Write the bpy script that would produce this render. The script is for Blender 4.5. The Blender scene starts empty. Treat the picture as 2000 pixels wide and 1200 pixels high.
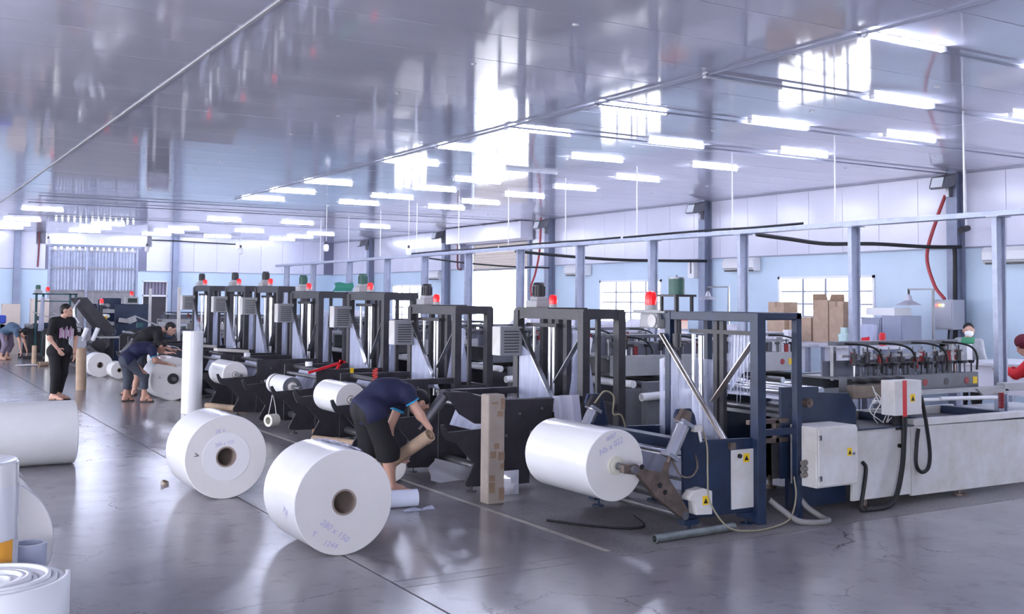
import bpy, math, random
import numpy as np
from mathutils import Vector, Matrix

random.seed(7)
S = bpy.context.scene
COL = S.collection
R = math.radians

# ------------------------------------------------------------------ camera
cam = bpy.data.cameras.new('camera')
cam.sensor_width = 36.0
cam.sensor_fit = 'HORIZONTAL'
cam.lens = 2075.0 / 2000.0 * 36.0
cam.clip_end = 400
PHI, TH, RO = R(31.06), R(3.0), R(0.5)
fw = Vector((math.sin(PHI) * math.cos(TH), math.cos(PHI) * math.cos(TH), math.sin(TH)))
rt = Vector((math.cos(PHI), -math.sin(PHI), 0))
up = rt.cross(fw)
rr = rt * math.cos(RO) + up * math.sin(RO)
uu = up * math.cos(RO) - rt * math.sin(RO)
cam.shift_y = -(600 - (588 - 2075 * math.tan(TH))) / 2000.0
co = bpy.data.objects.new('camera', cam)
COL.objects.link(co)
co.matrix_world = Matrix(((rr.x, uu.x, -fw.x, 0), (rr.y, uu.y, -fw.y, 0), (rr.z, uu.z, -fw.z, 1.78), (0, 0, 0, 1)))
S.camera = co

# ------------------------------------------------------------------ sky (bright overcast) and exposure
W = bpy.data.worlds.new('overcast_sky')
S.world = W
W.use_nodes = True
bg = W.node_tree.nodes['Background']
bg.inputs[0].default_value = (0.90, 0.915, 1.0, 1)
SKY = 6.0
bg.inputs[1].default_value = SKY
vs = S.view_settings
vs.view_transform = 'Standard'
vs.look = 'None'
vs.gamma = 1.0
vs.use_curve_mapping = False
vs.exposure = 1.74
TUBE = 30.0
try:
    S.cycles.max_bounces = 5
    S.cycles.diffuse_bounces = 3
    S.cycles.glossy_bounces = 3
    S.cycles.transparent_max_bounces = 8
    S.cycles.adaptive_threshold = 0.06
    S.cycles.use_denoising = True
    S.cycles.sample_clamp_indirect = 6
    S.cycles.caustics_reflective = False
    S.cycles.caustics_refractive = False
except Exception:
    pass

X0, X1, Y0, Y1, HC = -9.0, 15.4, -7.0, 39.0, 3.97      # the hall
CAT_SKIP = None

def portal(loc, rot, sx, sy):
    l = bpy.data.lights.new('daylight_portal', 'AREA')
    l.shape = 'RECTANGLE'; l.size = sx; l.size_y = sy
    l.cycles.is_portal = True
    o = bpy.data.objects.new('daylight_portal', l)
    COL.objects.link(o); o.location = loc; o.rotation_euler = rot

# ------------------------------------------------------------------ materials
def lin(c):
    c = c / 255.0
    return c / 12.92 if c <= 0.04045 else ((c + 0.055) / 1.055) ** 2.4

def rgb(t):
    return (lin(t[0]), lin(t[1]), lin(t[2]), 1)

MATS = {}
def M(name, c, rough=0.5, metal=0.0, var=0.0, vs_=4.0, bump=0.0, bs=60.0, spec=0.5, coat=0.0, emit=None, es=1.0, stretch=None, c2=None, rvar=0.0, ior=1.45):
    if name in MATS:
        return MATS[name]
    m = bpy.data.materials.new(name); m.use_nodes = True
    nt = m.node_tree; N = nt.nodes; L = nt.links
    b = N['Principled BSDF']
    b.inputs['Base Color'].default_value = rgb(c)
    b.inputs['Roughness'].default_value = rough
    b.inputs['Metallic'].default_value = metal
    b.inputs['Specular IOR Level'].default_value = spec
    b.inputs['IOR'].default_value = ior
    b.inputs['Coat Weight'].default_value = coat
    b.inputs['Coat Roughness'].default_value = 0.08
    if emit:
        b.inputs['Emission Color'].default_value = rgb(emit)
        b.inputs['Emission Strength'].default_value = es
    if var or bump or rvar:
        tc = N.new('ShaderNodeTexCoord'); mp = N.new('ShaderNodeMapping')
        L.new(tc.outputs['Object'], mp.inputs[0])
        if stretch: mp.inputs['Scale'].default_value = stretch
    if var or rvar:
        n = N.new('ShaderNodeTexNoise'); n.inputs['Scale'].default_value = vs_; n.inputs['Detail'].default_value = 6
        n.inputs['Roughness'].default_value = 0.65
        L.new(mp.outputs[0], n.inputs['Vector'])
        cr = N.new('ShaderNodeValToRGB'); cr.color_ramp.elements[0].position = 0.3; cr.color_ramp.elements[1].position = 0.72
        L.new(n.outputs['Fac'], cr.inputs[0])
        if var:
            mx = N.new('ShaderNodeMix'); mx.data_type = 'RGBA'
            d = c2 if c2 else tuple(max(0, x * (1 - var)) for x in c)
            mx.inputs['A'].default_value = rgb(d); mx.inputs['B'].default_value = rgb(c)
            L.new(cr.outputs[0], mx.inputs['Factor']); L.new(mx.outputs['Result'], b.inputs['Base Color'])
        if rvar:
            mr = N.new('ShaderNodeMath'); mr.operation = 'MULTIPLY_ADD'; mr.inputs[1].default_value = 2 * rvar; mr.inputs[2].default_value = max(0.02, rough - rvar)
            L.new(n.outputs['Fac'], mr.inputs[0]); L.new(mr.outputs[0], b.inputs['Roughness'])
    if bump:
        n2 = N.new('ShaderNodeTexNoise'); n2.inputs['Scale'].default_value = bs; n2.inputs['Detail'].default_value = 3
        L.new(mp.outputs[0], n2.inputs['Vector'])
        bp = N.new('ShaderNodeBump'); bp.inputs['Strength'].default_value = bump; bp.inputs['Distance'].default_value = 0.01
        L.new(n2.outputs['Fac'], bp.inputs['Height']); L.new(bp.outputs[0], b.inputs['Normal'])
    MATS[name] = m
    return m

def sheer(name, c, opac, rough=0.12, wrinkle=0.0):
    """clear or milky plastic film / glass: part of the light passes straight through"""
    if name in MATS: return MATS[name]
    m = bpy.data.materials.new(name); m.use_nodes = True
    nt = m.node_tree; N = nt.nodes; L = nt.links
    b = N['Principled BSDF']; out = N['Material Output']
    b.inputs['Base Color'].default_value = rgb(c); b.inputs['Roughness'].default_value = rough
    t = N.new('ShaderNodeBsdfTransparent'); mix = N.new('ShaderNodeMixShader')
    mix.inputs[0].default_value = opac
    if wrinkle:
        tc = N.new('ShaderNodeTexCoord'); mp = N.new('ShaderNodeMapping'); mp.inputs['Scale'].default_value = (5, 5, 0.4)
        n = N.new('ShaderNodeTexNoise'); n.inputs['Scale'].default_value = 2.2; n.inputs['Detail'].default_value = 4
        L.new(tc.outputs['Object'], mp.inputs[0]); L.new(mp.outputs[0], n.inputs['Vector'])
        mr = N.new('ShaderNodeMapRange'); mr.inputs['From Min'].default_value = 0.35; mr.inputs['From Max'].default_value = 0.7
        mr.inputs['To Min'].default_value = max(0.0, opac - wrinkle); mr.inputs['To Max'].default_value = min(1, opac + wrinkle)
        L.new(n.outputs['Fac'], mr.inputs['Value']); L.new(mr.outputs[0], mix.inputs[0])
        bp = N.new('ShaderNodeBump'); bp.inputs['Strength'].default_value = 0.25; bp.inputs['Distance'].default_value = 0.02
        L.new(n.outputs['Fac'], bp.inputs['Height']); L.new(bp.outputs[0], b.inputs['Normal'])
    L.new(t.outputs[0], mix.inputs[1]); L.new(b.outputs[0], mix.inputs[2]); L.new(mix.outputs[0], out.inputs[0])
    MATS[name] = m
    return m

def concrete(name, c, c2, rough, rv, streak=False, crack=True, speck=0.0, spec=0.5):
    m = bpy.data.materials.new(name); m.use_nodes = True
    nt = m.node_tree; N = nt.nodes; L = nt.links
    b = N['Principled BSDF']; b.inputs['Specular IOR Level'].default_value = spec
    geo = N.new('ShaderNodeNewGeometry'); mp = N.new('ShaderNodeMapping')
    L.new(geo.outputs['Position'], mp.inputs[0])
    if streak: mp.inputs['Scale'].default_value = (1.0, 0.35, 1)
    def noise(sc, det=6, ro=0.6):
        n = N.new('ShaderNodeTexNoise'); n.inputs['Scale'].default_value = sc; n.inputs['Detail'].default_value = det; n.inputs['Roughness'].default_value = ro
        L.new(mp.outputs[0], n.inputs['Vector']); return n
    n1 = noise(0.9); n2 = noise(4.5, 8, 0.7); n3 = noise(38, 4, 0.7)
    def mixc(f, A, B, mode='MIX'):
        x = N.new('ShaderNodeMix'); x.data_type = 'RGBA'; x.blend_type = mode
        if isinstance(f, float): x.inputs['Factor'].default_value = f
        else: L.new(f, x.inputs['Factor'])
        for k, v in (('A', A), ('B', B)):
            if isinstance(v, tuple): x.inputs[k].default_value = v
            else: L.new(v, x.inputs[k])
        return x.outputs['Result']
    def ramp(src, lo, hi):
        r_ = N.new('ShaderNodeMapRange'); r_.inputs['From Min'].default_value = lo; r_.inputs['From Max'].default_value = hi
        L.new(src, r_.inputs['Value']); return r_.outputs[0]
    col = mixc(ramp(n1.outputs['Fac'], 0.3, 0.7), rgb(c2), rgb(c))
    col = mixc(ramp(n2.outputs['Fac'], 0.55, 0.8), col, rgb(tuple(x * 0.8 for x in c2)))
    if speck:
        col = mixc(ramp(n3.outputs['Fac'], 0.56, 0.7), col, rgb(tuple(min(255, x * (1 + speck)) for x in c)))
        col = mixc(ramp(n3.outputs['Fac'], 0.46, 0.34), col, rgb(tuple(x * (1 - speck) for x in c2)))
    if crack:
        v = N.new('ShaderNodeTexVoronoi'); v.feature = 'DISTANCE_TO_EDGE'; v.inputs['Scale'].default_value = 0.55
        wn = noise(2.4, 5, 0.6)
        ad = N.new('ShaderNodeVectorMath'); ad.operation = 'MULTIPLY_ADD'; ad.inputs[1].default_value = (0.7, 0.7, 0)
        L.new(wn.outputs['Color'], ad.inputs[0]); L.new(mp.outputs[0], ad.inputs[2]); L.new(ad.outputs[0], v.inputs['Vector'])
        f = ramp(v.outputs['Distance'], 0.006, 0.0)
        mk = N.new('ShaderNodeMath'); mk.operation = 'MULTIPLY'; L.new(f, mk.inputs[0]); L.new(ramp(n1.outputs['Fac'], 0.47, 0.6), mk.inputs[1])
        col = mixc(mk.outputs[0], col, rgb((70, 66, 74)))
    L.new(col, b.inputs['Base Color'])
    n5 = noise(3.0, 3, 0.5)
    mr = N.new('ShaderNodeMath'); mr.operation = 'MULTIPLY_ADD'; mr.inputs[1].default_value = 2 * rv; mr.inputs[2].default_value = rough - rv
    b.inputs['Roughness'].default_value = rough
    mr.inputs[1].default_value = 0.5; mr.inputs[2].default_value = spec - 0.25
    L.new(n5.outputs['Fac'], mr.inputs[0]); L.new(mr.outputs[0], b.inputs['Specular IOR Level'])
    bp = N.new('ShaderNodeBump'); bp.inputs['Strength'].default_value = 0.035; bp.inputs['Distance'].default_value = 0.01
    n4 = noise(9, 3, 0.5); L.new(n4.outputs['Fac'], bp.inputs['Height']); L.new(bp.outputs[0], b.inputs['Normal'])
    MATS[name] = m
    return m

# ------------------------------------------------------------------ mesh builder (world coordinates)
def V3(p): return np.array(p, float)
class MB:
    def __init__(s): s.v = []; s.f = []; s.m = []; s.mi = 0
    def add(s, vs_, fs):
        o = len(s.v); s.v += [tuple(map(float, p)) for p in vs_]
        for f in fs: s.f.append(tuple(i + o for i in f)); s.m.append(s.mi)
        return s
    def box(s, x0, x1, y0, y1, z0, z1):
        return s.add([(x0, y0, z0), (x1, y0, z0), (x1, y1, z0), (x0, y1, z0), (x0, y0, z1), (x1, y0, z1), (x1, y1, z1), (x0, y1, z1)],
                     [(0, 3, 2, 1), (4, 5, 6, 7), (0, 1, 5, 4), (1, 2, 6, 5), (2, 3, 7, 6), (3, 0, 4, 7)])
    def cbox(s, c, d): return s.box(c[0] - d[0] / 2, c[0] + d[0] / 2, c[1] - d[1] / 2, c[1] + d[1] / 2, c[2] - d[2] / 2, c[2] + d[2] / 2)
    def frame(s, d, hint=(0, 0, 1)):
        d = V3(d) / np.linalg.norm(d); h = V3(hint)
        if abs(d @ h) > 0.98: h = V3((1, 0, 0))
        a = np.cross(h, d); a /= np.linalg.norm(a); return d, a, np.cross(d, a)
    def beam(s, p, q, w, h, hint=(0, 0, 1)):
        p, q = V3(p), V3(q); d, a, b = s.frame(q - p, hint); vs_ = []
        for c in (p, q):
            for x, y in ((-1, -1), (1, -1), (1, 1), (-1, 1)): vs_.append(c + a * x * w / 2 + b * y * h / 2)
        return s.add(vs_, [(0, 3, 2, 1), (4, 5, 6, 7), (0, 1, 5, 4), (1, 2, 6, 5), (2, 3, 7, 6), (3, 0, 4, 7)])
    def cyl(s, p, q, r, n=16, r2=None, cap=True):
        p, q = V3(p), V3(q); r2 = r if r2 is None else r2
        d, a, b = s.frame(q - p); vs_ = []
        for c, k in ((p, r), (q, r2)):
            for i in range(n):
                t = 2 * math.pi * i / n; vs_.append(c + (a * math.cos(t) + b * math.sin(t)) * k)
        fs = [(i, (i + 1) % n, n + (i + 1) % n, n + i) for i in range(n)]
        if cap: fs += [tuple(range(n - 1, -1, -1)), tuple(range(n, 2 * n))]
        return s.add(vs_, fs)
    def tube(s, p, q, ro, ri, n=24):
        return s.lathe([(ri, 0), (ro, 0), (ro, 1), (ri, 1), (ri, 0)], p, V3(q) - V3(p), n, scale=True)
    def lathe(s, prof, o, axis, n=32, scale=False, mats=None):
        o = V3(o); L = np.linalg.norm(axis); d, a, b = s.frame(axis); k = len(prof); vs_ = []
        for r, h in prof:
            hh = h * L if scale else h
            for i in range(n):
                t = 2 * math.pi * i / n; vs_.append(o + d * hh + (a * math.cos(t) + b * math.sin(t)) * r)
        for j in range(k - 1):
            if mats: s.mi = mats[j]
            s.add([], []); base = 0
            fs = [(j * n + i, j * n + (i + 1) % n, (j + 1) * n + (i + 1) % n, (j + 1) * n + i) for i in range(n)]
            off = len(s.v)
            for f in fs: s.f.append(tuple(x + off for x in f)); s.m.append(s.mi)
        s.v += [tuple(map(float, p)) for p in vs_]
        return s
    def prism(s, pts, axis, a0, a1):
        """polygon extruded along x, y or z; pts are the two other coordinates in order"""
        k = len(pts); vs_ = []
        for a in (a0, a1):
            for u, v in pts:
                vs_.append((a, u, v) if axis == 'x' else (u, a, v) if axis == 'y' else (u, v, a))
        fs = [tuple(range(k)), tuple(range(2 * k - 1, k - 1, -1))]
        fs += [(i, k + i, k + (i + 1) % k, (i + 1) % k) for i in range(k)]
        return s.add(vs_, fs)
    def pipe(s, pts, r, n=8, sub=6):
        P = [V3(p) for p in pts]
        if sub > 1 and len(P) > 2:
            Q = [2 * P[0] - P[1]] + P + [2 * P[-1] - P[-2]]; out = []
            for i in range(1, len(Q) - 2):
                for j in range(sub):
                    t = j / sub; a, b, c, d = Q[i - 1], Q[i], Q[i + 1], Q[i + 2]
                    out.append(0.5 * (2 * b + (c - a) * t + (2 * a - 5 * b + 4 * c - d) * t * t + (3 * b - 3 * c + d - a) * t ** 3))
            out.append(P[-1]); P = out
        vs_ = []; pa = None
        for i, p in enumerate(P):
            d = P[min(i + 1, len(P) - 1)] - P[max(i - 1, 0)]; d = d / (np.linalg.norm(d) + 1e-9)
            if pa is None: _, a, b = s.frame(d)
            else:
                a = pa - d * (pa @ d); a /= np.linalg.norm(a) + 1e-9; b = np.cross(d, a)
            pa = a
            for k in range(n):
                t = 2 * math.pi * k / n; vs_.append(p + (a * math.cos(t) + b * math.sin(t)) * r)
        m = len(P)
        fs = [(i * n + k, i * n + (k + 1) % n, (i + 1) * n + (k + 1) % n, (i + 1) * n + k) for i in range(m - 1) for k in range(n)]
        fs += [tuple(range(n - 1, -1, -1)), tuple((m - 1) * n + k for k in range(n))]
        return s.add(vs_, fs)
    def ball(s, c, r, n=12, m=8, lo=-90, hi=90):
        r = (r, r, r) if isinstance(r, (int, float)) else r; vs_ = []
        for j in range(m + 1):
            t = R(lo + (hi - lo) * j / m)
            for i in range(n):
                a = 2 * math.pi * i / n
                vs_.append((c[0] + r[0] * math.cos(t) * math.cos(a), c[1] + r[1] * math.cos(t) * math.sin(a), c[2] + r[2] * math.sin(t)))
        fs = [(j * n + i, j * n + (i + 1) % n, (j + 1) * n + (i + 1) % n, (j + 1) * n + i) for j in range(m) for i in range(n)]
        fs += [tuple(range(n - 1, -1, -1)), tuple(m * n + i for i in range(n))]
        return s.add(vs_, fs)
    def quad(s, a, b, c, d): return s.add([a, b, c, d], [(0, 1, 2, 3)])
    def sheet(s, rows):
        """grid of points"""
        n = len(rows[0]); m = len(rows)
        return s.add([p for r_ in rows for p in r_], [(j * n + i, j * n + i + 1, (j + 1) * n + i + 1, (j + 1) * n + i) for j in range(m - 1) for i in range(n - 1)])
    def mesh(s, name, mats, off=(0, 0, 0), smooth=None):
        me = bpy.data.meshes.new(name)
        v = np.array(s.v, float).reshape(-1, 3) - V3(off)
        me.from_pydata([tuple(p) for p in v], [], s.f)
        for m_ in (mats if isinstance(mats, (list, tuple)) else [mats]): me.materials.append(m_)
        if isinstance(mats, (list, tuple)) and len(mats) > 1: me.polygons.foreach_set('material_index', s.m)
        me.update()
        if smooth is None: smooth = len(s.f) > 6
        if smooth:
            me.polygons.foreach_set('use_smooth', [True] * len(me.polygons)); me.set_sharp_from_angle(angle=R(38))
        return me

def link(name, data, loc=(0, 0, 0), parent=None):
    o = bpy.data.objects.new(name, data); COL.objects.link(o); o.location = loc
    if parent: o.parent = parent
    return o

def wloc(o):
    p = V3(o.location)
    while o.parent: o = o.parent; p = p + V3(o.location)
    return p

def P(name, mb, mat, parent, bev=0.0, smooth=None, label=None):
    """a part: its origin is its own centre, inside the thing it belongs to"""
    a = np.array(mb.v); c = (a.min(0) + a.max(0)) / 2
    o = link(name, mb.mesh(name, mat, c, smooth), c - wloc(parent), parent)
    if bev:
        md = o.modifiers.new('edges', 'BEVEL'); md.width = bev; md.segments = 2; md.limit_method = 'ANGLE'; md.angle_limit = R(40)
    if label: o['label'] = label
    return o

def tag(o, label, cat, group=None, kind=None):
    if label: o['label'] = label
    if cat: o['category'] = cat
    if group: o['group'] = group
    if kind: o['kind'] = kind
    return o

def T(name, label, cat, loc, group=None):
    o = link(name, None, loc); o.empty_display_size = 0.1
    return tag(o, label, cat, group)

def O(name, mb, mat, label, cat, group=None, bev=0.0, smooth=None):
    """a thing that is one mesh, origin at its base"""
    a = np.array(mb.v); c = (a.min(0) + a.max(0)) / 2; c[2] = a[:, 2].min()
    o = link(name, mb.mesh(name, mat, c, smooth), c)
    if bev:
        md = o.modifiers.new('edges', 'BEVEL'); md.width = bev; md.segments = 2; md.limit_method = 'ANGLE'; md.angle_limit = R(40)
    return tag(o, label, cat, group)

def STR(name, mb, mat, smooth=False, label=None):
    a = np.array(mb.v); c = (a.min(0) + a.max(0)) / 2
    o = link(name, mb.mesh(name, mat, c, smooth), c); o['kind'] = 'structure'
    if label: o['label'] = label
    return o

def text(body, size, origin, xdir, ydir, mat, parent, name='marker_writing', ext=0.0006, shear=0.0):
    cu = bpy.data.curves.new(name, 'FONT'); cu.body = body; cu.size = size; cu.extrude = ext; cu.shear = shear
    cu.align_x = 'CENTER'; cu.align_y = 'CENTER'; cu.resolution_u = 3
    cu.materials.append(mat)
    o = link(name, cu); x = Vector(xdir).normalized(); y = Vector(ydir).normalized(); z = x.cross(y)
    m = Matrix((x, y, z)).transposed().to_4x4(); m.translation = Vector(V3(origin) - wloc(parent))
    bpy.context.view_layer.update()
    me = bpy.data.meshes.new_from_object(o.evaluated_get(bpy.context.evaluated_depsgraph_get()))
    bpy.data.objects.remove(o); bpy.data.curves.remove(cu)
    me.name = name; o = link(name, me)
    o.parent = parent; o.matrix_local = m
    return o

ORD = ['first', 'second', 'third', 'fourth', 'fifth', 'sixth', 'seventh', 'eighth', 'ninth', 'tenth', 'eleventh', 'twelfth', 'thirteenth', 'fourteenth']

# shared materials
blackst = M('black_enamel', (60, 58, 65), 0.42, var=0.25, vs_=6, bump=0.05)
blackpl = M('black_rubber', (24, 24, 28), 0.55)
bluest = M('navy_enamel', (36, 52, 82), 0.4, var=0.28, vs_=5, bump=0.05)
whitest = M('white_enamel', (222, 222, 226), 0.42, var=0.10, vs_=3, c2=(196, 190, 184))
greyst = M('grey_enamel', (112, 114, 122), 0.45, var=0.15)
lgrey = M('light_grey_enamel', (176, 176, 180), 0.45, var=0.1)
steel = M('bright_steel', (205, 206, 212), 0.22, 0.9, rvar=0.08)
dsteel = M('dull_steel', (140, 140, 146), 0.4, 0.8, var=0.2)
galv = M('galvanised_steel', (168, 174, 194), 0.42, 0.45, var=0.12, vs_=9)
rust = M('worn_brown_steel', (128, 113, 106), 0.5, 0.5, var=0.35, vs_=12)
redm = M('red_plastic', (205, 34, 44), 0.35)
dredm = M('dark_red_paint', (150, 34, 42), 0.4)
yelm = M('yellow_sticker', (240, 200, 40), 0.5)
inkm = M('black_print', (20, 20, 22), 0.6)
domem = M('red_beacon_dome', (235, 40, 46), 0.15, emit=(255, 30, 36), es=0.12)
greenm = M('green_motor_paint', (70, 110, 100), 0.45, var=0.2)
filmw = M('milky_film_winding', (238, 238, 242), 0.20, var=0.03, vs_=2, coat=0.3, bump=0.04, bs=8)
filme = M('film_edge_face', (224, 221, 222), 0.5, var=0.03, vs_=3)
filmd = M('dark_edge_face', (98, 102, 112), 0.5)
cardb = M('brown_cardboard', (186, 160, 138), 0.75, var=0.12, vs_=8)
core = M('cardboard_core', (160, 144, 136), 0.7, var=0.1)
tapeb = M('brown_tape', (150, 126, 108), 0.45, var=0.1)
purple = M('purple_marker', (186, 178, 214), 0.6)
pfilm = sheer('clear_plastic_film', (208, 214, 240), 0.36, 0.10, 0.13)
pfilm2 = sheer('milky_plastic_film', (200, 206, 232), 0.66, 0.15, 0.1)
glassm = sheer('window_glass', (235, 240, 245), 0.08, 0.03)
whitepl = M('white_plastic', (232, 232, 236), 0.4)
rubberhose = M('grey_hose', (128, 126, 128), 0.55)
wirew = M('pale_wire', (210, 206, 206), 0.5)

# ================================================================== THE HALL
ceilm = M('glossy_ceiling_panel', (238, 238, 255), 0.06, var=0.03, vs_=1.2, bump=0.018, bs=3.0, spec=0.8, rvar=0.03, stretch=(0.5, 2, 1))
seamm = M('panel_seam', (118, 118, 140), 0.5)
wallw = M('white_wall_panel', (224, 224, 240), 0.18, var=0.03, vs_=1.5, bump=0.02, bs=2.5)
wallb = M('blue_wall_paint', (204, 223, 242), 0.45, var=0.04, vs_=1.2)
colm = M('grey_blue_column', (150, 158, 182), 0.45, var=0.12)
trimm = M('grey_trim', (150, 154, 172), 0.4)
gapm = M('dark_joint', (58, 56, 62), 0.8)
yard = M('pale_yard_concrete', (190, 190, 188), 0.9, var=0.1, vs_=0.5)
conA = concrete('polished_concrete', (152, 148, 154), (128, 124, 131), 0.22, 0.10)
conB = concrete('swept_polished_concrete', (156, 152, 156), (126, 122, 128), 0.19, 0.10, streak=True, crack=False)
conC = concrete('rough_concrete', (136, 132, 134), (106, 102, 106), 0.42, 0.14, speck=0.18, crack=False)

# floor: a base with slabs laid on it, joints open between them
floor = STR('floor', MB().box(X0 - .2, X1 + .2, Y0 - .2, Y1 + .2, -0.12, -0.03), gapm)
def slab(x0, x1, y0, y1, m, lab=None):
    P('floor_slab', MB().box(x0, x1, y0, y1, -0.03, 0.0), m, floor, smooth=False, label=lab)
slab(X0, 2.868, Y0, Y1, conA)
slab(2.884, 4.60, 6.22, Y1, conB)
slab(4.612, X1, 6.06, Y1, conC)
slab(2.884, X1, Y0, 6.05, conA)
slab(2.884, 4.60, 6.058, 6.21, conA)
# pale worn line along the edge of the swept slab
P('painted_line', MB().box(4.55, 4.60, 6.22, Y1, -0.001, 0.0012), M('worn_pale_line', (190, 184, 176), 0.5, var=0.25, vs_=7), floor, smooth=False)
g = STR('ground_outside', MB().box(-60, 70, -60, 100, -0.30, -0.125), yard); g['label'] = 'pale concrete yard outside the hall'

# ceiling: glossy sandwich panels, each its own piece
ceil = STR('ceiling', MB().box(X0 - .2, X1 + .2, Y0 - .2, Y1 + .2, HC + 0.035, HC + 0.16), seamm)
XS = [-1.9, 2.5, 6.9, 11.3, 15.4]
PW = 0.83
pm = {}
for xi in range(4):
    x0, x1 = XS[xi], XS[xi + 1]
    ln = x1 - x0 - 0.006
    if round(ln, 3) not in pm:
        pm[round(ln, 3)] = MB().box(-ln / 2, ln / 2, -PW / 2 + .006, PW / 2 - .006, 0, 0.03).mesh('ceiling_panel', ceilm, smooth=False)
    y = 3.75
    while y < Y1 + 0.3:
        o = link('ceiling_panel', pm[round(ln, 3)], ((x0 + x1) / 2, y, HC + random.uniform(-.001, .001)) - V3(ceil.location), ceil)
        o.rotation_euler = (R(random.uniform(-.10, .10)), R(random.uniform(-.03, .03)), 0)
        y += PW
P('ceiling_field', MB().box(X0, -1.905, Y0, Y1, HC, HC + .03).box(-1.9, X1, Y0, 3.33, HC, HC + .03), ceilm, ceil, smooth=False)
# suspension caps in rows
capm = MB().cyl((0, 0, 0), (0, 0, -0.012), 0.03, 10, 0.018).mesh('ceiling_cap', whitepl)
for x in (4.7, 9.1, 13.4):
    for k in range(17):
        link('ceiling_cap', capm, (x, 5.2 + 1.66 * k, HC - .002) - V3(ceil.location), ceil)
# conduits under the ceiling
for k, (x0, x1, y) in enumerate(((6.7, 15.3, 7.6), (6.7, 15.3, 9.4), (6.7, 15.3, 11.25), (6.7, 15.3, 5.8), (3, 15.3, 24.6), (3, 15.3, 26.4), (3, 15.3, 30.6))):
    P('conduit', MB().cyl((x0, y, HC - .03), (x1, y, HC - .03), .012, 6), trimm, ceil)
P('conduit', MB().cyl((6.75, 4.0, HC - .022), (6.75, 23.0, HC - .022), .014, 6), trimm, ceil)
P('ceiling_trim', MB().box(2.485, 2.515, 3.4, Y1, HC - .012, HC), M('pale_seam_strip', (206, 204, 206), .4), ceil)

# ---- right wall (windows, roller door)
BL = 2.72
WINS = [(0.9, 3.3), (6.75, 9.15), (12.95, 15.32), (18.95, 21.35), (30.95, 33.5)]  # first two windows are unseen, added to let in more daylight
WZ0, WZ1 = 1.02, 2.30
DR = (24.68, 27.9, 3.43)
wr = MB(); wr.mi = 0
ys = [Y0]
def wallbox(y0, y1, z0, z1, m):
    wr.mi = m; wr.box(X1, X1 + .18, y0, y1, z0, z1)
op = sorted([(a, b, WZ0, WZ1) for a, b in WINS] + [(DR[0], DR[1], 0, DR[2])])
y = Y0
for a, b, z0, z1 in op:
    wallbox(y, a, -.03, BL, 0)
    if z0 > 0: wallbox(a, b, -.03, z0, 0)
    if z1 < BL: wallbox(a, b, z1, BL, 0)
    y = b
wallbox(y, Y1, -.03, BL, 0)
wallbox(Y0, DR[0], BL, HC + .1, 1); wallbox(DR[1], Y1, BL, HC + .1, 1); wallbox(DR[0], DR[1], DR[2], HC + .1, 1)
wall_right = STR('wall_right', wr, [wallb, seamm])
pan = MB().box(-.014, 0, -PW / 2 + .004, PW / 2 - .004, BL + .012 - 3.3, HC + .02 - 3.3).mesh('wall_panel', wallw, smooth=False)
yy = 3.3
while yy < Y1:
    if not (DR[0] - .4 < yy < DR[1] + .4):
        link('wall_panel', pan, (X1, yy, 3.3) - V3(wall_right.location), wall_right)
    yy += PW
P('wall_panel', MB().box(X1 - .014, X1, DR[0] - .38, DR[1] + .38, DR[2] + .02, HC + .02), wallw, wall_right, smooth=False)
t = STR('trim_1', MB().box(X1 - .03, X1, Y0, DR[0], BL - .012, BL + .012).box(X1 - .03, X1, DR[1], Y1, BL - .012, BL + .012), trimm)
t = STR('trim_2', MB().box(X1 - .03, X1 - .014, Y0, Y1, HC - .03, HC - .005), trimm)

framem = M('white_window_frame', (236, 238, 244), .4)
n = 0
panem = None
for a, b in WINS:
    n += 1
    if b < 5: NB = 4
    w = link('window_%d' % n, None, (X1 + .09, (a + b) / 2, WZ0)); w['kind'] = 'structure'; w['label'] = 'white gridded window in the blue wall'
    fr = MB(); t_ = .05
    fr.box(X1 - .02, X1 + .12, a, a + t_, WZ0, WZ1).box(X1 - .02, X1 + .12, b - t_, b, WZ0, WZ1).box(X1 - .02, X1 + .12, a, b, WZ1 - t_, WZ1).box(X1 - .04, X1 + .12, a - .02, b + .02, WZ0 - .02, WZ0 + .03)
    P('window_frame', fr, framem, w, smooth=False)
    NC, NR = 4, 5
    cw = (b - a - 2 * t_) / NC; ch = (WZ1 - WZ0 - .03 - t_) / NR
    for i in range(1, NC): P('glazing_bar', MB().box(X1 + .03, X1 + .06, a + t_ + i * cw - .028, a + t_ + i * cw + .028, WZ0 + .03, WZ1 - t_), trimm, w, smooth=False)
    for j in range(1, NR): P('glazing_bar', MB().box(X1 + .035, X1 + .055, a + t_, b - t_, WZ0 + .03 + j * ch - .016, WZ0 + .03 + j * ch + .016), trimm, w, smooth=False)
    for i in range(NC):
        for j in range(NR):
            P('pane', MB().box(X1 + .043, X1 + .047, a + t_ + i * cw + .01, a + t_ + (i + 1) * cw - .01, WZ0 + .03 + j * ch + .008, WZ0 + .03 + (j + 1) * ch - .008), glassm, w, smooth=False)
    portal((X1 + .16, (a + b) / 2, (WZ0 + WZ1) / 2), (0, R(90), 0), WZ1 - WZ0, b - a)
portal((X1 + .2, (DR[0] + DR[1]) / 2, DR[2] / 2), (0, R(90), 0), DR[2], DR[1] - DR[0])

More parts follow.
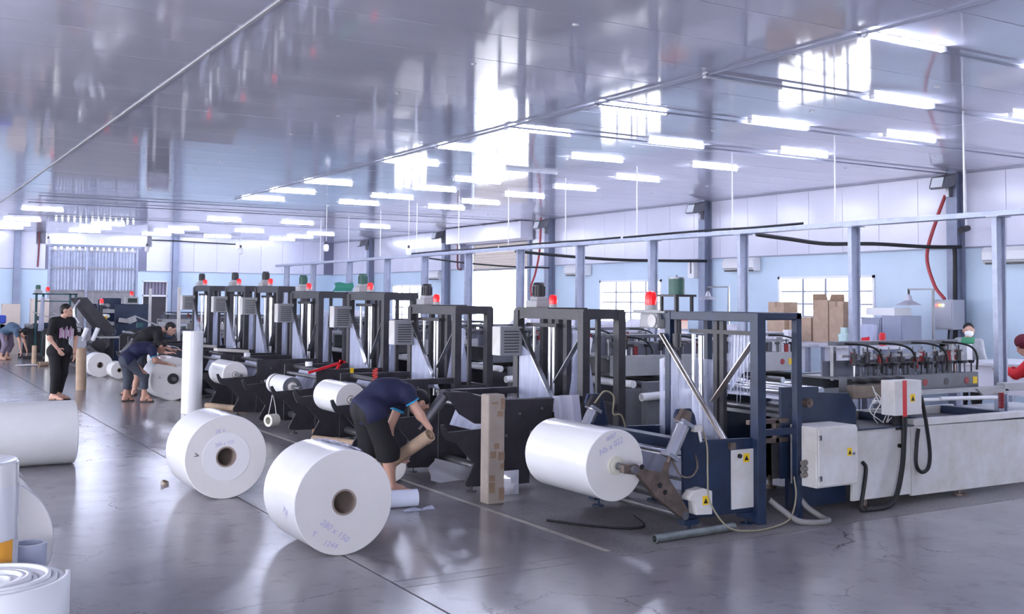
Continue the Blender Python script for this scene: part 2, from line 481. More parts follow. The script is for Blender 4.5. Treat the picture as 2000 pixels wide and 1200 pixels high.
# roller door
d = link('door_1', None, (X1, (DR[0] + DR[1]) / 2, 0)); d['kind'] = 'structure'; d['label'] = 'beige roller shutter half raised in a bright doorway'
beige = M('beige_shutter_slat', (214, 202, 190), .45)
k = 0
z = DR[2]
while z > 2.72:
    P('slat', MB().box(X1 + .02, X1 + .05, DR[0] + .05, DR[1] - .05, z - .080, z), beige, d, bev=.012); z -= .078
P('shutter_housing', MB().box(X1 - .42, X1 - .015, DR[0] - .25, DR[1] + .9, DR[2] + .05, HC - .02), wallw, d, bev=.01, smooth=False)
for yq in (DR[0] - .05, DR[1] + .05): P('door_jamb', MB().box(X1 - .04, X1 + .12, yq - .06, yq + .06, 0, DR[2]), colm, d, smooth=False)
P('bottom_rail', MB().box(X1 + .015, X1 + .06, DR[0] + .05, DR[1] - .05, 2.66, 2.71), dsteel, d)

# steel columns on the right wall
COLS = [5.15, 11.2, 17.35, 23.45, 29.35, 35.2]
def hcol(name, x, y, along):
    m = MB()
    if along == 'y':
        m.box(x - .22, x - .205, y - .10, y + .10, 0, HC).box(x - .02, x - .005, y - .10, y + .10, 0, HC).box(x - .205, x - .02, y - .008, y + .008, 0, HC)
    else:
        m.box(x - .10, x + .10, y - .22, y - .205, 0, HC).box(x - .10, x + .10, y - .02, y - .005, 0, HC).box(x - .008, x + .008, y - .205, y - .02, 0, HC)
    return STR(name, m, colm, label='grey-blue steel column standing against the wall')
for k, y in enumerate(COLS): hcol('column_%d' % (k + 1), X1, y, 'y')

# ---- back wall
SH = (5.12, 8.06, 3.55); SD = (8.22, 9.10, 2.38)
wb = MB(); wb.mi = 0
wb.box(X0, SH[0], Y1, Y1 + .18, -.03, BL).box(SH[1], SD[0], Y1, Y1 + .18, -.03, BL).box(SD[0], SD[1], Y1, Y1 + .18, SD[2], BL).box(SD[1], X1, Y1, Y1 + .18, -.03, BL)
wb.mi = 1
wb.box(X0, SH[0], Y1, Y1 + .18, BL, HC + .1).box(SH[1], X1, Y1, Y1 + .18, BL, HC + .1).box(SH[0], SH[1], Y1, Y1 + .18, SH[2], HC + .1)
wall_back = STR('wall_back', wb, [wallb, seamm])
pan2 = MB().box(-PW / 2 + .004, PW / 2 - .004, -.014, 0, BL + .012 - 3.3, HC + .02 - 3.3).mesh('wall_panel', wallw, smooth=False)
x = -1.2
while x < X1 - .4:
    if not (SH[0] - .45 < x < SH[1] + .45): link('wall_panel', pan2, (x, Y1, 3.3) - V3(wall_back.location), wall_back)
    x += PW
P('wall_panel', MB().box(X0, -1.65, Y1 - .014, Y1, BL + .012, HC + .02), wallw, wall_back, smooth=False)
P('wall_panel', MB().box(SH[0] - .4, SH[1] + .45, Y1 - .014, Y1, SH[2] + .03, HC + .02), wallw, wall_back, smooth=False)
STR('trim_3', MB().box(X0, SH[0], Y1 - .03, Y1, BL - .012, BL + .012).box(SH[1], X1, Y1 - .03, Y1, BL - .012, BL + .012), trimm)
for k, x in enumerate((-1.1, 4.14, 9.32)): hcol('column_%d' % (k + 7), x, Y1, 'x')
# corrugated gate
corr = M('corrugated_zinc_sheet', (172, 178, 198), .42, .35, var=.15, vs_=3)
d = link('door_2', None, ((SH[0] + SH[1]) / 2, Y1 + .06, 0)); d['kind'] = 'structure'; d['label'] = 'tall corrugated zinc gate in the back wall'
NSH = 4; sw = (SH[1] - SH[0] - .1) / NSH
for i in range(NSH):
    a = SH[0] + .05 + i * sw; rows = [[], []]; st = 28
    for j in range(st + 1):
        xx = a + (sw + .03) * j / st - .015; yy_ = Y1 + .06 + (.022 if (j // 2) % 2 else 0)
        rows[0].append((xx, yy_, 1.98)); rows[1].append((xx, yy_, 3.40))
    P('corrugated_sheet', MB().sheet(rows), corr, d, smooth=False)
for z in (2.0, 2.78, 3.38): P('gate_rail', MB().box(SH[0], SH[1], Y1 + .02, Y1 + .05, z - .03, z + .03), dsteel, d)
for xx in (SH[0] + .03, 6.35, SH[1] - .03): P('gate_post', MB().box(xx - .035, xx + .035, Y1 + .0, Y1 + .05, 0, SH[2]), galv, d)
lowg = M('grey_beige_gate_sheet', (150, 146, 150), .5, .2, var=.15)
for i in range(4): P('gate_leaf', MB().box(SH[0] + .05 + i * sw, SH[0] + .047 + (i + 1) * sw, Y1 + .055, Y1 + .075, .02, 1.99), lowg, d, smooth=False)
for i in range(15): P('gate_hanger', MB().box(SH[0] + .05 + i * .195, SH[0] + .185 + i * .195, Y1 + .05, Y1 + .08, 3.38, 3.52), dsteel, d, smooth=False)
P('gate_lintel', MB().box(SH[0] - .1, SH[1] + .1, Y1 - .04, Y1 + .1, SH[2] - .05, SH[2] + .03), colm, d)
portal(((SH[0] + SH[1]) / 2, Y1 + .2, 3.45), (R(-90), 0, 0), 2.9, .2)
d = link('door_3', None, ((SD[0] + SD[1]) / 2, Y1 + .06, 0)); d['kind'] = 'structure'; d['label'] = 'dark side door with a barred transom beside the gate'
P('door_leaf', MB().box(SD[0] + .03, SD[1] - .03, Y1 + .06, Y1 + .10, 0, 1.82), M('dark_door', (66, 62, 70), .5, var=.2), d)
P('door_frame', MB().box(SD[0], SD[0] + .04, Y1 - .02, Y1 + .1, 0, SD[2]).box(SD[1] - .04, SD[1], Y1 - .02, Y1 + .1, 0, SD[2]).box(SD[0], SD[1], Y1 - .02, Y1 + .1, SD[2] - .04, SD[2]).box(SD[0], SD[1], Y1 - .02, Y1 + .1, 1.82, 1.88), framem, d)
P('transom_panel', MB().box(SD[0] + .04, SD[1] - .04, Y1 + .07, Y1 + .09, 1.88, 2.34), M('mauve_transom', (150, 146, 170), .5), d)
for i in range(7): P('transom_bar', MB().box(SD[0] + .09 + i * .115, SD[0] + .12 + i * .115, Y1 + .03, Y1 + .05, 1.88, 2.34), M('dark_bar', (88, 78, 84), .5), d)

# ---- left wall and the wall behind the camera, with the open loading doors that light the hall
def plainwall(name, axis, pos, lo, hi, ops, sgn):
    m = MB()
    def bx_(a, b, z0, z1, mi):
        m.mi = mi
        if axis == 'x': m.box(pos - .18 if sgn < 0 else pos, pos if sgn < 0 else pos + .18, a, b, z0, z1)
        else: m.box(a, b, pos - .18 if sgn < 0 else pos, pos if sgn < 0 else pos + .18, z0, z1)
    c = lo
    for a, b, h in ops:
        bx_(c, a, -.03, BL, 0); bx_(c, a, BL, HC + .1, 1)
        if h < HC: bx_(a, b, h, HC + .1, 1)
        c = b
    bx_(c, hi, -.03, BL, 0); bx_(c, hi, BL, HC + .1, 1)
    return STR(name, m, [wallb, wallw])
LD = [(1.0, 6.5, 3.6), (10.0, 15.5, 3.6), (20.0, 25.5, 3.6), (29.5, 34.5, 3.6)]
plainwall('wall_left', 'x', X0, Y0, Y1, LD, -1)
for a, b, h in LD: portal((X0 - .2, (a + b) / 2, h / 2), (0, R(-90), 0), h, b - a)
FD = [(-6.0, -1.0, 3.6)]
plainwall('wall_front', 'y', Y0, X0, X1, FD, -1)
for a, b, h in FD: portal(((a + b) / 2, Y0 - .2, h / 2), (R(90), 0, 0), b - a, h)

# ================================================================== FLUORESCENT LAMPS
tubem = M('lit_fluorescent_tube', (255, 255, 255), .4, emit=(222, 229, 255), es=TUBE)
housem = M('lamp_housing', (226, 228, 236), .4)
def lampmesh():
    h = MB().box(-.0, 1.0, -.03, .03, -.008, .004).mesh('housing', housem, smooth=False)
    t_ = MB().cyl((.02, 0, -.028), (.98, 0, -.028), .02, 10).mesh('tube', tubem)
    c = MB().box(0, .03, -.024, .024, -.05, -.004).mesh('end_cap', whitepl, smooth=False)
    u_ = MB().cyl((.02, 0, -.028), (.98, 0, -.028), .02, 10).mesh('tube', housem)
    return h, t_, c, u_
LH, LT, LC, LU = lampmesh()
def lamp(x, y, label, group, lit=True):
    o = T('fluorescent_lamp', label, 'lamp', (x, y, HC), group)
    link('housing', LH, (0, 0, 0), o); link('tube', LT if lit else LU, (0, 0, 0), o)
    link('end_cap', LC, (0, 0, 0), o); link('end_cap', LC, (.97, 0, 0), o)
rows = [('over the unwinders', 6.74, [5.76, 7.66, 9.43, 11.38, 13.3, 15.14, 18.7, 20.65, 22.55]),
        ('over the machine beds', 8.88, [5.7, 7.5, 9.3, 11.25, 13.1, 14.95, 16.8, 18.55, 20.5, 22.3]),
        ('over the packing benches', 11.02, [5.6, 7.35, 9.1, 10.95, 12.85, 14.85, 16.8, 18.65, 20.5, 22.15])]
for nm, x, ys in rows:
    for k, y in enumerate(ys):
        lit = not ((x == 6.74 and k == 1) or (x == 8.88 and k == 5))
        if lit: lab = '%s fluorescent lamp counting from the camera in the ceiling row %s' % (ORD[k], nm)
        else: lab = 'unlit fluorescent lamp in the ceiling row %s' % nm
        lamp(x, y, lab, 'ceiling lamps ' + nm, lit)
fr = [('leftmost', 3.1, [28.7, 32.9, 35.2, 37.0]), ('second', 5.48, [33.3, 35.4, 37.3]), ('third', 7.85, [29.4, 33.9, 35.8, 37.6]), ('fourth', 9.92, [29.25, 33.8, 37.5]), ('rightmost', 12.35, [29.3, 33.8, 35.8, 37.7])]
for nm, x, ys in fr:
    for k, y in enumerate(ys):
        lamp(x, y, '%s fluorescent lamp of the %s far row near the back wall' % (ORD[k], nm), 'far ceiling lamps')
for k, (x, y) in enumerate([(-4.5, 2), (-4.5, 8), (-4.5, 14), (-4.5, 20), (-4.5, 26), (0, -3), (6.7, 1.5), (8.9, -2), (11, 1.5)]):
    lamp(x, y, '%s ceiling lamp outside the view beyond the picture edge' % ORD[k], 'lamps out of view')

# ================================================================== ROLLS OF FILM
def roll(name, label, c, d, Rr, L, rc=.045, group=None, face=None, wall=.012, corem=None, side=None, core_out=.0):
    """c: centre of the near end face, d: unit axis direction away from it"""
    c = V3(c); d = V3(d) / np.linalg.norm(d)
    o = T(name, label, 'film roll', (c[0] + d[0] * L / 2, c[1] + d[1] * L / 2, c[2] - Rr if abs(d[2]) < .5 else min(c[2], c[2] + d[2] * L)), group)
    e = .006
    P('film_winding', MB().lathe([(rc, 0), (Rr - e, 0), (Rr, e), (Rr, L - e), (Rr - e, L), (rc, L), (rc, 0)], c, d * L, 72, mats=[1, 0, 0, 0, 1, 0]), [side or filmw, face or filme], o)
    P('core_tube', MB().tube(c - d * core_out, c + d * (L + core_out), rc, rc - wall, 32), corem or core, o)
    return o

AX = (0, 1, 0)
rB = roll('film_roll', 'large white film roll lying nearest the camera, marked 280 x 150', (2.88, 7.02, .365), AX, .365, .66, .092, wall=.014)
text('280 x 150', .062, (2.81, 7.017, .175), (.80, 0, -.6), (.6, 0, .80), purple, rB, shear=.2)
text('1244', .055, (2.78, 7.017, .085), (.92, 0, -.38), (.38, 0, .92), purple, rB, shear=.2)
text('Y', .06, (2.66, 7.017, .17), (.9, 0, -.4), (.4, 0, .9), purple, rB, shear=.2)
text('PA', .075, (2.5155, 7.2, .30), (0, -.9, -.4), (0, -.4, .9), purple, rB, shear=.1)
# loose film end on top of the roll
fl_ = MB(); rows_ = []
for j in range(7):
    t = j / 6; dx = .02 + .26 * t; zz = .365 + math.sqrt(.365 ** 2 - dx * dx) + .008 + (.05 * max(0, t - .5) * 2) ; rows_.append([(2.88 + dx, 7.34 + .33 * i / 8, zz + .010 * math.sin(i * 2.1 + j)) for i in range(9)])
P('loose_film_end', fl_.sheet(rows_), pfilm2, rB)
rA = roll('film_roll', 'large white film roll with a paler inner ring lying behind the nearest roll', (2.76, 9.48, .37), AX, .37, .68, .092, wall=.014)
P('inner_winding', MB().lathe([(.095, .0), (.095, -.004), (.213, -.004), (.215, 0)], (2.76, 9.48, .37), AX, 48), M('pale_inner_winding', (228, 227, 232), .4), rA)
text('V', .06, (2.50, 9.476, .40), (.3, 0, 1), (-1, 0, .3), inkm, rA)
text('28 V', .05, (2.70, 9.476, .60), (1, 0, .05), (-.05, 0, 1), purple, rA)
text('280 x 150', .042, (2.74, 9.474, .49), (1, 0, .15), (-.15, 0, 1), purple, rA)

# leaning tall clear roll standing on its end behind roll A
o = roll('film_roll', 'tall slim glossy film roll standing upright behind the large rolls', (4.30, 16.7, 0.0), (0, 0, 1), .155, 1.27, .05)
# roll under the hands of the navy-shirted man
r2 = roll('film_roll', 'big film roll with a steel shaft on the floor under a worker\'s hand', (4.55, 18.95, .375), AX, .375, .72, .095)
P('shaft', MB().cyl((4.55, 18.80, .375), (4.55, 19.9, .375), .035, 16), dsteel, r2)
P('chuck', MB().tube((4.55, 18.93, .375), (4.55, 19.2, .375), .094, .035, 24), blackst, r2)
text('V', .06, (4.33, 18.946, .40), (.3, 0, 1), (-1, 0, .3), inkm, r2)
text('28 x 15', .05, (4.5, 18.946, .12), (1, 0, .1), (-.1, 0, 1), purple, r2)
roll('film_roll', 'white film roll on the floor behind a smaller roll beside a cardboard tube', (4.43, 25.1, .27), AX, .27, .55, .07)
roll('film_roll', 'small white film roll lying in front of a larger one on the floor', (4.72, 24.45, .185), AX, .185, .5, .05)
# left foreground rolls
roll('film_roll', 'thick white roll lying on its side at the left edge', (1.92, 12.3, .335), (-1, .0, 0), .335, 1.9, .07, side=M('matt_white_sheet', (226, 226, 228), .45, var=.03))

# ================================================================== BAG-MAKING MACHINES
def bolt(m, x, y, z, r=.012, n=8): m.cyl((x, y, z), (x, y - .012, z), r, n)

def beacon(parent, x, y, z, s=1.0):
    b = P('warning_beacon', MB().cyl((x, y, z), (x, y, z + .035 * s), .045 * s, 16), lgrey, parent)
    P('red_dome', MB().lathe([(.0, .0), (.043 * s, 0), (.046 * s, .06 * s), (.036 * s, .095 * s), (.0, .105 * s)], (x, y, z + .035 * s), (0, 0, 1), 16), domem, b)

def motor(parent, x, y, z, mat, r=.062, h=.13, stand=True):
    g_ = MB().box(x - .10, x + .10, y - .11, y + .11, z, z + .075).box(x - .07, x + .07, y - .075, y + .075, z + .075, z + .115)
    P('gearbox', g_, lgrey, parent, bev=.008)
    m = MB().cyl((x, y, z + .115), (x, y, z + .115 + h), r, 18)
    for k in range(12):
        a = k * math.pi / 6; m.beam((x + math.cos(a) * (r + .004), y + math.sin(a) * (r + .004), z + .125), (x + math.cos(a) * (r + .004), y + math.sin(a) * (r + .004), z + .10 + h), .006, .008)
    mo = P('motor', m, mat, parent)
    P('fan_cover', MB().cyl((x, y, z + .115 + h), (x, y, z + .14 + h), r + .006, 18, r - .01), mat, mo)

def arch_y(m, x0, x1, ya, yb, z0, z1, r=.13):
    """beam across y with rounded inner corners below it"""
    pts = [(ya, z1), (ya, z0 - r)]
    for i in range(1, 7):
        t = R(90 * i / 6); pts.append((ya + r * (1 - math.cos(t)), z0 - r + r * math.sin(t)))
    for i in range(0, 6):
        t = R(90 * i / 6); pts.append((yb - r + r * math.sin(t), z0 - r + r * math.cos(t)))
    pts += [(yb, z0 - r), (yb, z1)]
    m.prism(pts, 'x', x0, x1)

def arch_x(m, y0, y1, xa, xb, z0, z1, r=.12):
    pts = [(xa, z1), (xa, z0 - r)]
    for i in range(1, 7):
        t = R(90 * i / 6); pts.append((xa + r * (1 - math.cos(t)), z0 - r + r * math.sin(t)))
    for i in range(0, 6):
        t = R(90 * i / 6); pts.append((xb - r + r * math.sin(t), z0 - r + r * math.cos(t)))
    pts += [(xb, z0 - r), (xb, z1)]
    m.prism(pts, 'y', y0, y1)

def head(parent, xa, xb, y, z0, z1, zr, n, col, seed, holes=True):
    """sealing head: a deep beam along the bed with rows of air cylinders hung from a rail above"""
    rg = random.Random(seed)
    hb = P('head_beam', MB().box(xa, xb, y, y + .10, z0, z1), col, parent, bev=.006)
    P('head_beam', MB().box(xa, xb, y + .62, y + .70, z0, z1), col, parent, bev=.006)
    if holes:
        for k in range(5):
            xx = xa + (xb - xa) * (.24 + .165 * k)
            P('beam_port', MB().cyl((xx, y + .002, (z0 + z1) / 2), (xx, y - .004, (z0 + z1) / 2), .034, 18), dredm if k % 2 == 0 else blackst, hb)
        sx = xa + (xb - xa) * .955
        P('warning_sticker', MB().box(xx + .10, xx + .165, y - .004, y + .002, (z0 + z1) / 2 - .035, (z0 + z1) / 2 + .035), yelm, hb, smooth=False)
    P('air_rail', MB().box(xa + .1, xb - .02, y + .22, y + .32, zr - .04, zr), greyst, parent, bev=.005)
    P('air_rail', MB().box(xa + .1, xb - .02, y + .14, y + .18, (zr + z1) / 2 + .01, (zr + z1) / 2 + .035), dsteel, parent)
    for sx in (xa + .12, xb - .06): P('rail_post', MB().box(sx - .02, sx + .02, y + .25, y + .29, z1 - .05, zr - .05), dsteel, parent)
    P('back_board', MB().box(xa + .05, xb - .1, y + .34, y + .36, z1 - .02, z1 + .13), M('slate_board', (118, 120, 136), .45), parent)
    P('deck_plate', MB().box(xa, xb, y + .10, y + .62, z1 - .03, z1 - .01), greyst, parent)
    for k in range(n):
        xx = xa + .17 + (xb - xa - .3) * k / (n - 1) + rg.uniform(-.02, .02); zt = (zr + z1) / 2 + rg.uniform(-.02, .06); yk = y + .06 + .1 * (k % 2)
        c = P('air_cylinder', MB().cyl((xx, yk, zt - .10), (xx, yk, zt), .026, 10), dredm if (k * 7 + seed) % 3 == 0 else blackst, parent)
        P('cylinder_rod', MB().cyl((xx, yk, z1 - .01), (xx, yk, zt - .10), .009, 6), steel, c)
        P('cylinder_cap', MB().cyl((xx, yk, zt), (xx, yk, zt + .012), .036, 10).cyl((xx, yk, zt + .012), (xx, yk, zr - .06 if k % 2 else zt + .06), .008, 6), dsteel if k % 2 else blackst, c)
        if True:
            P('spindle_knob', MB().cyl((xx + .05, y + .03, z1), (xx + .05, y + .03, z1 + .09), .009, 6).cyl((xx + .05, y + .03, z1 + .09), (xx + .05, y + .03, z1 + .12), .024, 10, .036), blackst if k % 3 else dsteel, parent)
    for k in range(4):
        xx = xa + .25 + (xb - xa - .5) * k / 3
        P('air_hose', MB().pipe([(xx - .05, y + .2, zr - .02), (xx + .08, y + .10, zr - .03), (xx + .2, y + .04, zr - .07), (xx + .26, y + .02, zr - .16), (xx + .28, y + .04, z1 + .02)], .011, 6), blackpl, parent)

def unwind_side(parent, x0, yA, yB, mat, arm=True):
    """one side of the roll stand, seen as plates in the x-z plane"""
    P('roll_stand_plate', MB().prism([(x0 - 1.05, .84), (x0 - .43, .83), (x0 - .47, .53), (x0 - .71, .53), (x0 - .71, .03), (x0 - 1.05, .03)], 'y', yA, yB), mat, parent, bev=.004)
    if arm: P('roll_arm', MB().prism([(x0 - 1.68, .63), (x0 - 1.66, .56), (x0 - 1.62, .49), (x0 - 1.5, .45), (x0 - 1.33, .26), (x0 - 1.42, .09), (x0 - 1.40, .05), (x0 - 1.06, .04), (x0 - 1.06, .60), (x0 - 1.20, .58), (x0 - 1.60, .565), (x0 - 1.625, .60), (x0 - 1.645, .64)], 'y', yA - .01, yB - .01), mat, parent, bev=.004)
    if arm: P('levelling_foot', MB().cyl((x0 - 1.34, (yA + yB) / 2, 0), (x0 - 1.34, (yA + yB) / 2, .012), .05, 12).cyl((x0 - 1.34, (yA + yB) / 2, .012), (x0 - 1.34, (yA + yB) / 2, .07), .012, 8), blackst, parent)
    P('levelling_foot', MB().cyl((x0 - .88, (yA + yB) / 2, 0), (x0 - .88, (yA + yB) / 2, .012), .05, 12).cyl((x0 - .88, (yA + yB) / 2, .012), (x0 - .88, (yA + yB) / 2, .05), .012, 8), blackst, parent)

def black_machine(k, y0, h, label, loaded, arm):
    X = 6.2; Wd = 1.26
    o = T('bag_making_machine', label, 'machine', (X, y0 + Wd / 2, 0), 'black bag-making machines standing in a row')
    yA, yB = y0, y0 + Wd
    # gantry
    for lx, ly in ((0, 0), (0, Wd), (.45, 0), (.45, Wd)):
        P('gantry_post', MB().box(X + lx - .045, X + lx + .045, y0 + ly - .05, y0 + ly + .05, 0, h - .02), blackst, o, bev=.004)
    P('gantry_inner_post', MB().box(X + .17, X + .215, y0 + .0, y0 + .04, .3, h - .06), blackst, o)
    m = MB(); arch_y(m, X - .03, X + .03, yA - .045, yB + .045, h - .11, h, .17); P('gantry_beam', m, blackst, o)
    m = MB(); arch_y(m, X + .42, X + .48, yA - .045, yB + .045, h - .10, h); P('gantry_beam', m, blackst, o)
    m = MB(); arch_x(m, yA - .04, yA + .02, X - .03, X + .48, h - .10, h); P('gantry_beam', m, blackst, o)
    m = MB(); arch_x(m, yB - .02, yB + .04, X - .03, X + .48, h - .10, h); P('gantry_beam', m, blackst, o)
    P('gantry_deck', MB().box(X - .03, X + .48, yA + .62, yB - .02, h, h + .012), blackst, o)
    P('gantry_rung', MB().box(X + .0, X + .48, yA - .03, yA + .03, .66, .73), blackst, o)
    P('gantry_rung', MB().box(X + .42, X + .48, yA, yB, .66, .73), blackst, o)
    motor(o, X + .05, y0 + .93, h + .012, greenm if k in (4, 5) else blackst)
    beacon(o, X + .04, y0 + .63, h + .012, 1.0)
    # switch box with louvres hung on the far post
    bx0, bx1, by = X - .31, X - .035, y0 + 1.13
    e = P('switch_box', MB().box(bx0, bx1, by, by + .17, h - .52, h - .2), lgrey if k > 5 else M('louvred_box_grey', (146, 146, 152), .5), o, bev=.006)
    for q in range(8): P('louvre', MB().box(bx0 + .045, bx1 - .045, by - .006, by + .002, h - .485 + q * .032, h - .474 + q * .032), blackst, e, smooth=False)
    P('box_side', MB().box(bx0 - .01, bx0 + .002, by + .0, by + .165, h - .515, h - .205), whitest, e, smooth=False)
    P('box_bracket', MB().box(bx1 - .01, X, by + .05, by + .09, h - .4, h - .3), blackst, o)
    # film former: crossing steel bars and the film running down
    f1a, f1b = (X - .05, y0 + 1.16, 1.50 * h / 1.7), (X - .05, y0 + .40, .66)
    f2a, f2b = (X + .05, y0 + .07, 1.46 * h / 1.7), (X + .05, y0 + .60, .92)
    P('former_bar', MB().beam(f1a, f1b, .014, .055, (1, 0, 0)), steel, o, bev=.002)
    P('former_bar', MB().beam(f2a, f2b, .014, .055, (1, 0, 0)), dsteel, o, bev=.002)
    P('film_sheet', MB().prism([(y0 + 1.20, .66), (y0 + .40, .66), (y0 + .98, 1.22 * h / 1.7), (y0 + 1.20, 1.32 * h / 1.7)], 'x', X - .030, X - .028), pfilm2, o, smooth=False)
    P('film_sheet', MB().prism([(y0 + .95, .62), (y0 + .35, .66), (y0 + .12, 1.40 * h / 1.7), (y0 + .62, 1.52 * h / 1.7), (y0 + .80, 1.2)], 'x', X + .20, X + .202), pfilm, o, smooth=False)
    P('film_sheet', MB().prism([(X + .02, .75), (X + .36, .75), (X + .30, 1.1), (X + .22, 1.44 * h / 1.7), (X + .10, 1.2)], 'y', y0 + .30, y0 + .302), pfilm2, o, smooth=False)
    for ly, zt in ((1.10, .62), (.78, .55), (.70, .6)):
        P('guide_roller', MB().cyl((X + .10, y0 + ly, zt), (X + .10, y0 + ly, h - .2), .020, 14), steel, o)
    P('guide_bracket', MB().box(X + .06, X + .14, y0 + .6, y0 + 1.2, h - .20, h - .16), blackst, o)
    for ly in (.50, .66, .96): P('guide_rail', MB().box(X + .13, X + .19, y0 + ly, y0 + ly + .07, .3, h - .1), blackst, o)
    # roll stand
    unwind_side(o, X, y0 - .12, y0 - .09, blackst, arm); unwind_side(o, X, y0 + 1.14, y0 + 1.17, blackst, arm)
    for bx_, bz in ((-.58, .74), (-.83, .70), (-.98, .50)):
        m = MB(); bolt(m, X + bx_, y0 - .12, bz, .014); P('bolt_head', m, dsteel, o)
    for lx, z, r_ in ((-.95, .12, .045), (-.8, .45, .03), (-.55, .7, .035), (-.6, .3, .03), (-1.0, .72, .025), (-.9, .8, .03)):
        P('cross_roller', MB().cyl((X + lx, y0 - .09, z), (X + lx, y0 + 1.14, z), r_, 14), dsteel if r_ != .03 else blackst, o)
    if not loaded and arm: P('dancer_plate', MB().prism([(X - 1.60, .93), (X - 1.36, .92), (X - 1.02, .80), (X - .98, .60), (X - 1.28, .62), (X - 1.45, .72)], 'y', y0 - .06, y0 - .03), blackst, o, bev=.004)
    P('film_sheet', MB().sheet([[(X - .55, y0 + .1, .735), (X - .55, y0 + .9, .735)], [(X - .28, y0 + .15, .76), (X - .28, y0 + .95, .76)], [(X - .05, y0 + .4, .68), (X - .05, y0 + 1.15, .68)]]), pfilm, o)
    P('film_sheet', MB().sheet([[(X - 1.05, y0 + .1, .50), (X - 1.05, y0 + .9, .50)], [(X - .95, y0 + .1, .72), (X - .95, y0 + .9, .72)], [(X - .90, y0 + .1, .80), (X - .90, y0 + .9, .80)]]), pfilm2, o)
    if k == 2: P('film_drape', MB().sheet([[(X - .42 + .055 * i + .012 * j, y0 - .07 - .018 * math.sin(i * 1.9), .85 - .10 * j) for i in range(7)] for j in range(5)]), M('white_drape', (214, 214, 232), .35), o)
    ca, cb = (X - 1.57, y0 + .03, .88), (X - 1.76, y0 + .03, .66)
    if arm and not loaded:
        c = P('pneumatic_cylinder', MB().cyl(ca, cb, .050, 16).beam(V3(ca) + V3((.03, 0, .03)), ca, .09, .10).beam(cb, V3(cb) - V3((.02, 0, .02)), .09, .10), dsteel, o)
        P('piston_rod', MB().cyl(cb, (X - 1.82, y0 + .03, .59), .014, 10), steel, c)
    P('side_rail', MB().box(X - 1.0, X + .0, y0 - .03, y0 + .03, .76, .83), blackst, o, bev=.004)
    P('side_rail', MB().box(X - 1.0, X + .0, yB - .03, yB + .03, .76, .83), blackst, o, bev=.004)
    # bed
    for yq in (yA, yB): P('bed_side', MB().prism([(X + .5, .88), (X + 3.7, .86), (X + 3.7, .22), (X + .5, .22)], 'y', yq - .02, yq + .02), blackst if k != 2 else greyst, o, bev=.005)
    for lx in (.6, 2.1, 3.6):
        for yq in (yA, yB): P('bed_leg', MB().box(X + lx - .04, X + lx + .04, yq - .035, yq + .035, 0, .22), blackst, o)
    for lx, z, r_, mt in ((.65, .92, .04, whitepl), (.9, .9, .035, dsteel), (1.15, .93, .05, blackpl), (1.6, .88, .035, steel), (2.2, .9, .04, whitepl), (2.8, .9, .035, steel), (3.4, .9, .045, blackpl)):
        P('bed_roller', MB().cyl((X + lx, yA + .02, z), (X + lx, yB - .02, z), r_, 14), mt, o)
    cb_ = P('control_cabinet', MB().box(X + .72, X + 1.0, y0 - .12, y0 - .02, .42, .95), greyst, o, bev=.006)
    P('name_plate', MB().box(X + .84, X + .90, y0 - .124, y0 - .119, .82, .85), lgrey, cb_, smooth=False)
    P('film_tube', MB().tube((X + .62, y0 - .15, .80), (X + 1.55, y0 - .15, .84), .042, .034, 18), whitepl, o)
    head(o, X + .62, X + 3.35, y0 + .3, .98, 1.20, 1.42, 11, greyst if k % 2 else lgrey, k)
    return o

DIST = ['second', 'third', 'fourth', 'fifth', 'sixth', 'seventh', 'eighth']
MACH = [(2, 8.87, 1.70), (3, 11.60, 1.71), (4, 13.73, 1.88), (5, 16.27, 1.90), (6, 18.27, 2.0), (7, 20.2, 2.02), (8, 22.7, 2.04)]
extra = ['behind the cardboard-wrapped post', 'behind the stooping man in navy', 'with a green motor and red clamp', 'with a green motor and white roll', 'taller, with a pale switch box', 'taller, with dark motor and a grey-faced roll', 'the farthest and tallest of the row']
for (k, y0, h), d_, ex in zip(MACH, DIST, extra):
    black_machine(k, y0, h, 'black bag machine, %s from the camera, %s' % (d_, ex), k in (3, 4, 5, 7), k != 6)

# rolls resting in the arms of the row
def mounted(label, y, Rr, L, face=None, x=4.87, z=None, rc=.05):
    zc = .575 + .03
    o = roll('film_roll', label, (x, y, zc), AX, Rr, L, rc, 'film rolls mounted on the machines', face)
    P('shaft', MB().cyl((x, y - .32, zc), (x, y + L + .42, zc), .026, 14), dsteel, o)
    P('chuck', MB().tube((x, y - .03, zc), (x, y + .1, zc), rc - .013, .026, 20), filme, o)
    return o
mounted('white film roll mounted beside the stooping man in navy', 11.72, .19, .74)
o = mounted('small film roll with dark grey end face and a black strap on its machine', 13.75, .135, .70, filmd, rc=.07)
P('strap', MB().tube((4.87, 14.30, .605), (4.87, 14.33, .605), .138, .134, 24), blackpl, o)
mounted('white film roll mounted on the fifth machine from the camera', 16.35, .195, .80)
mounted('film roll with a dark grey end face behind the two bending workers', 20.45, .27, .8, M('slate_end_face', (84, 90, 104), .5), rc=.09)

# ================================================================== THE NEAREST, NAVY BLUE MACHINE
X = 6.2; yN = 6.42; yF = 7.62
b = T('bag_making_machine', 'navy and white film bag machine nearest the camera with clear film on its frame', 'machine', (X + 1.4, 7.0, 0))
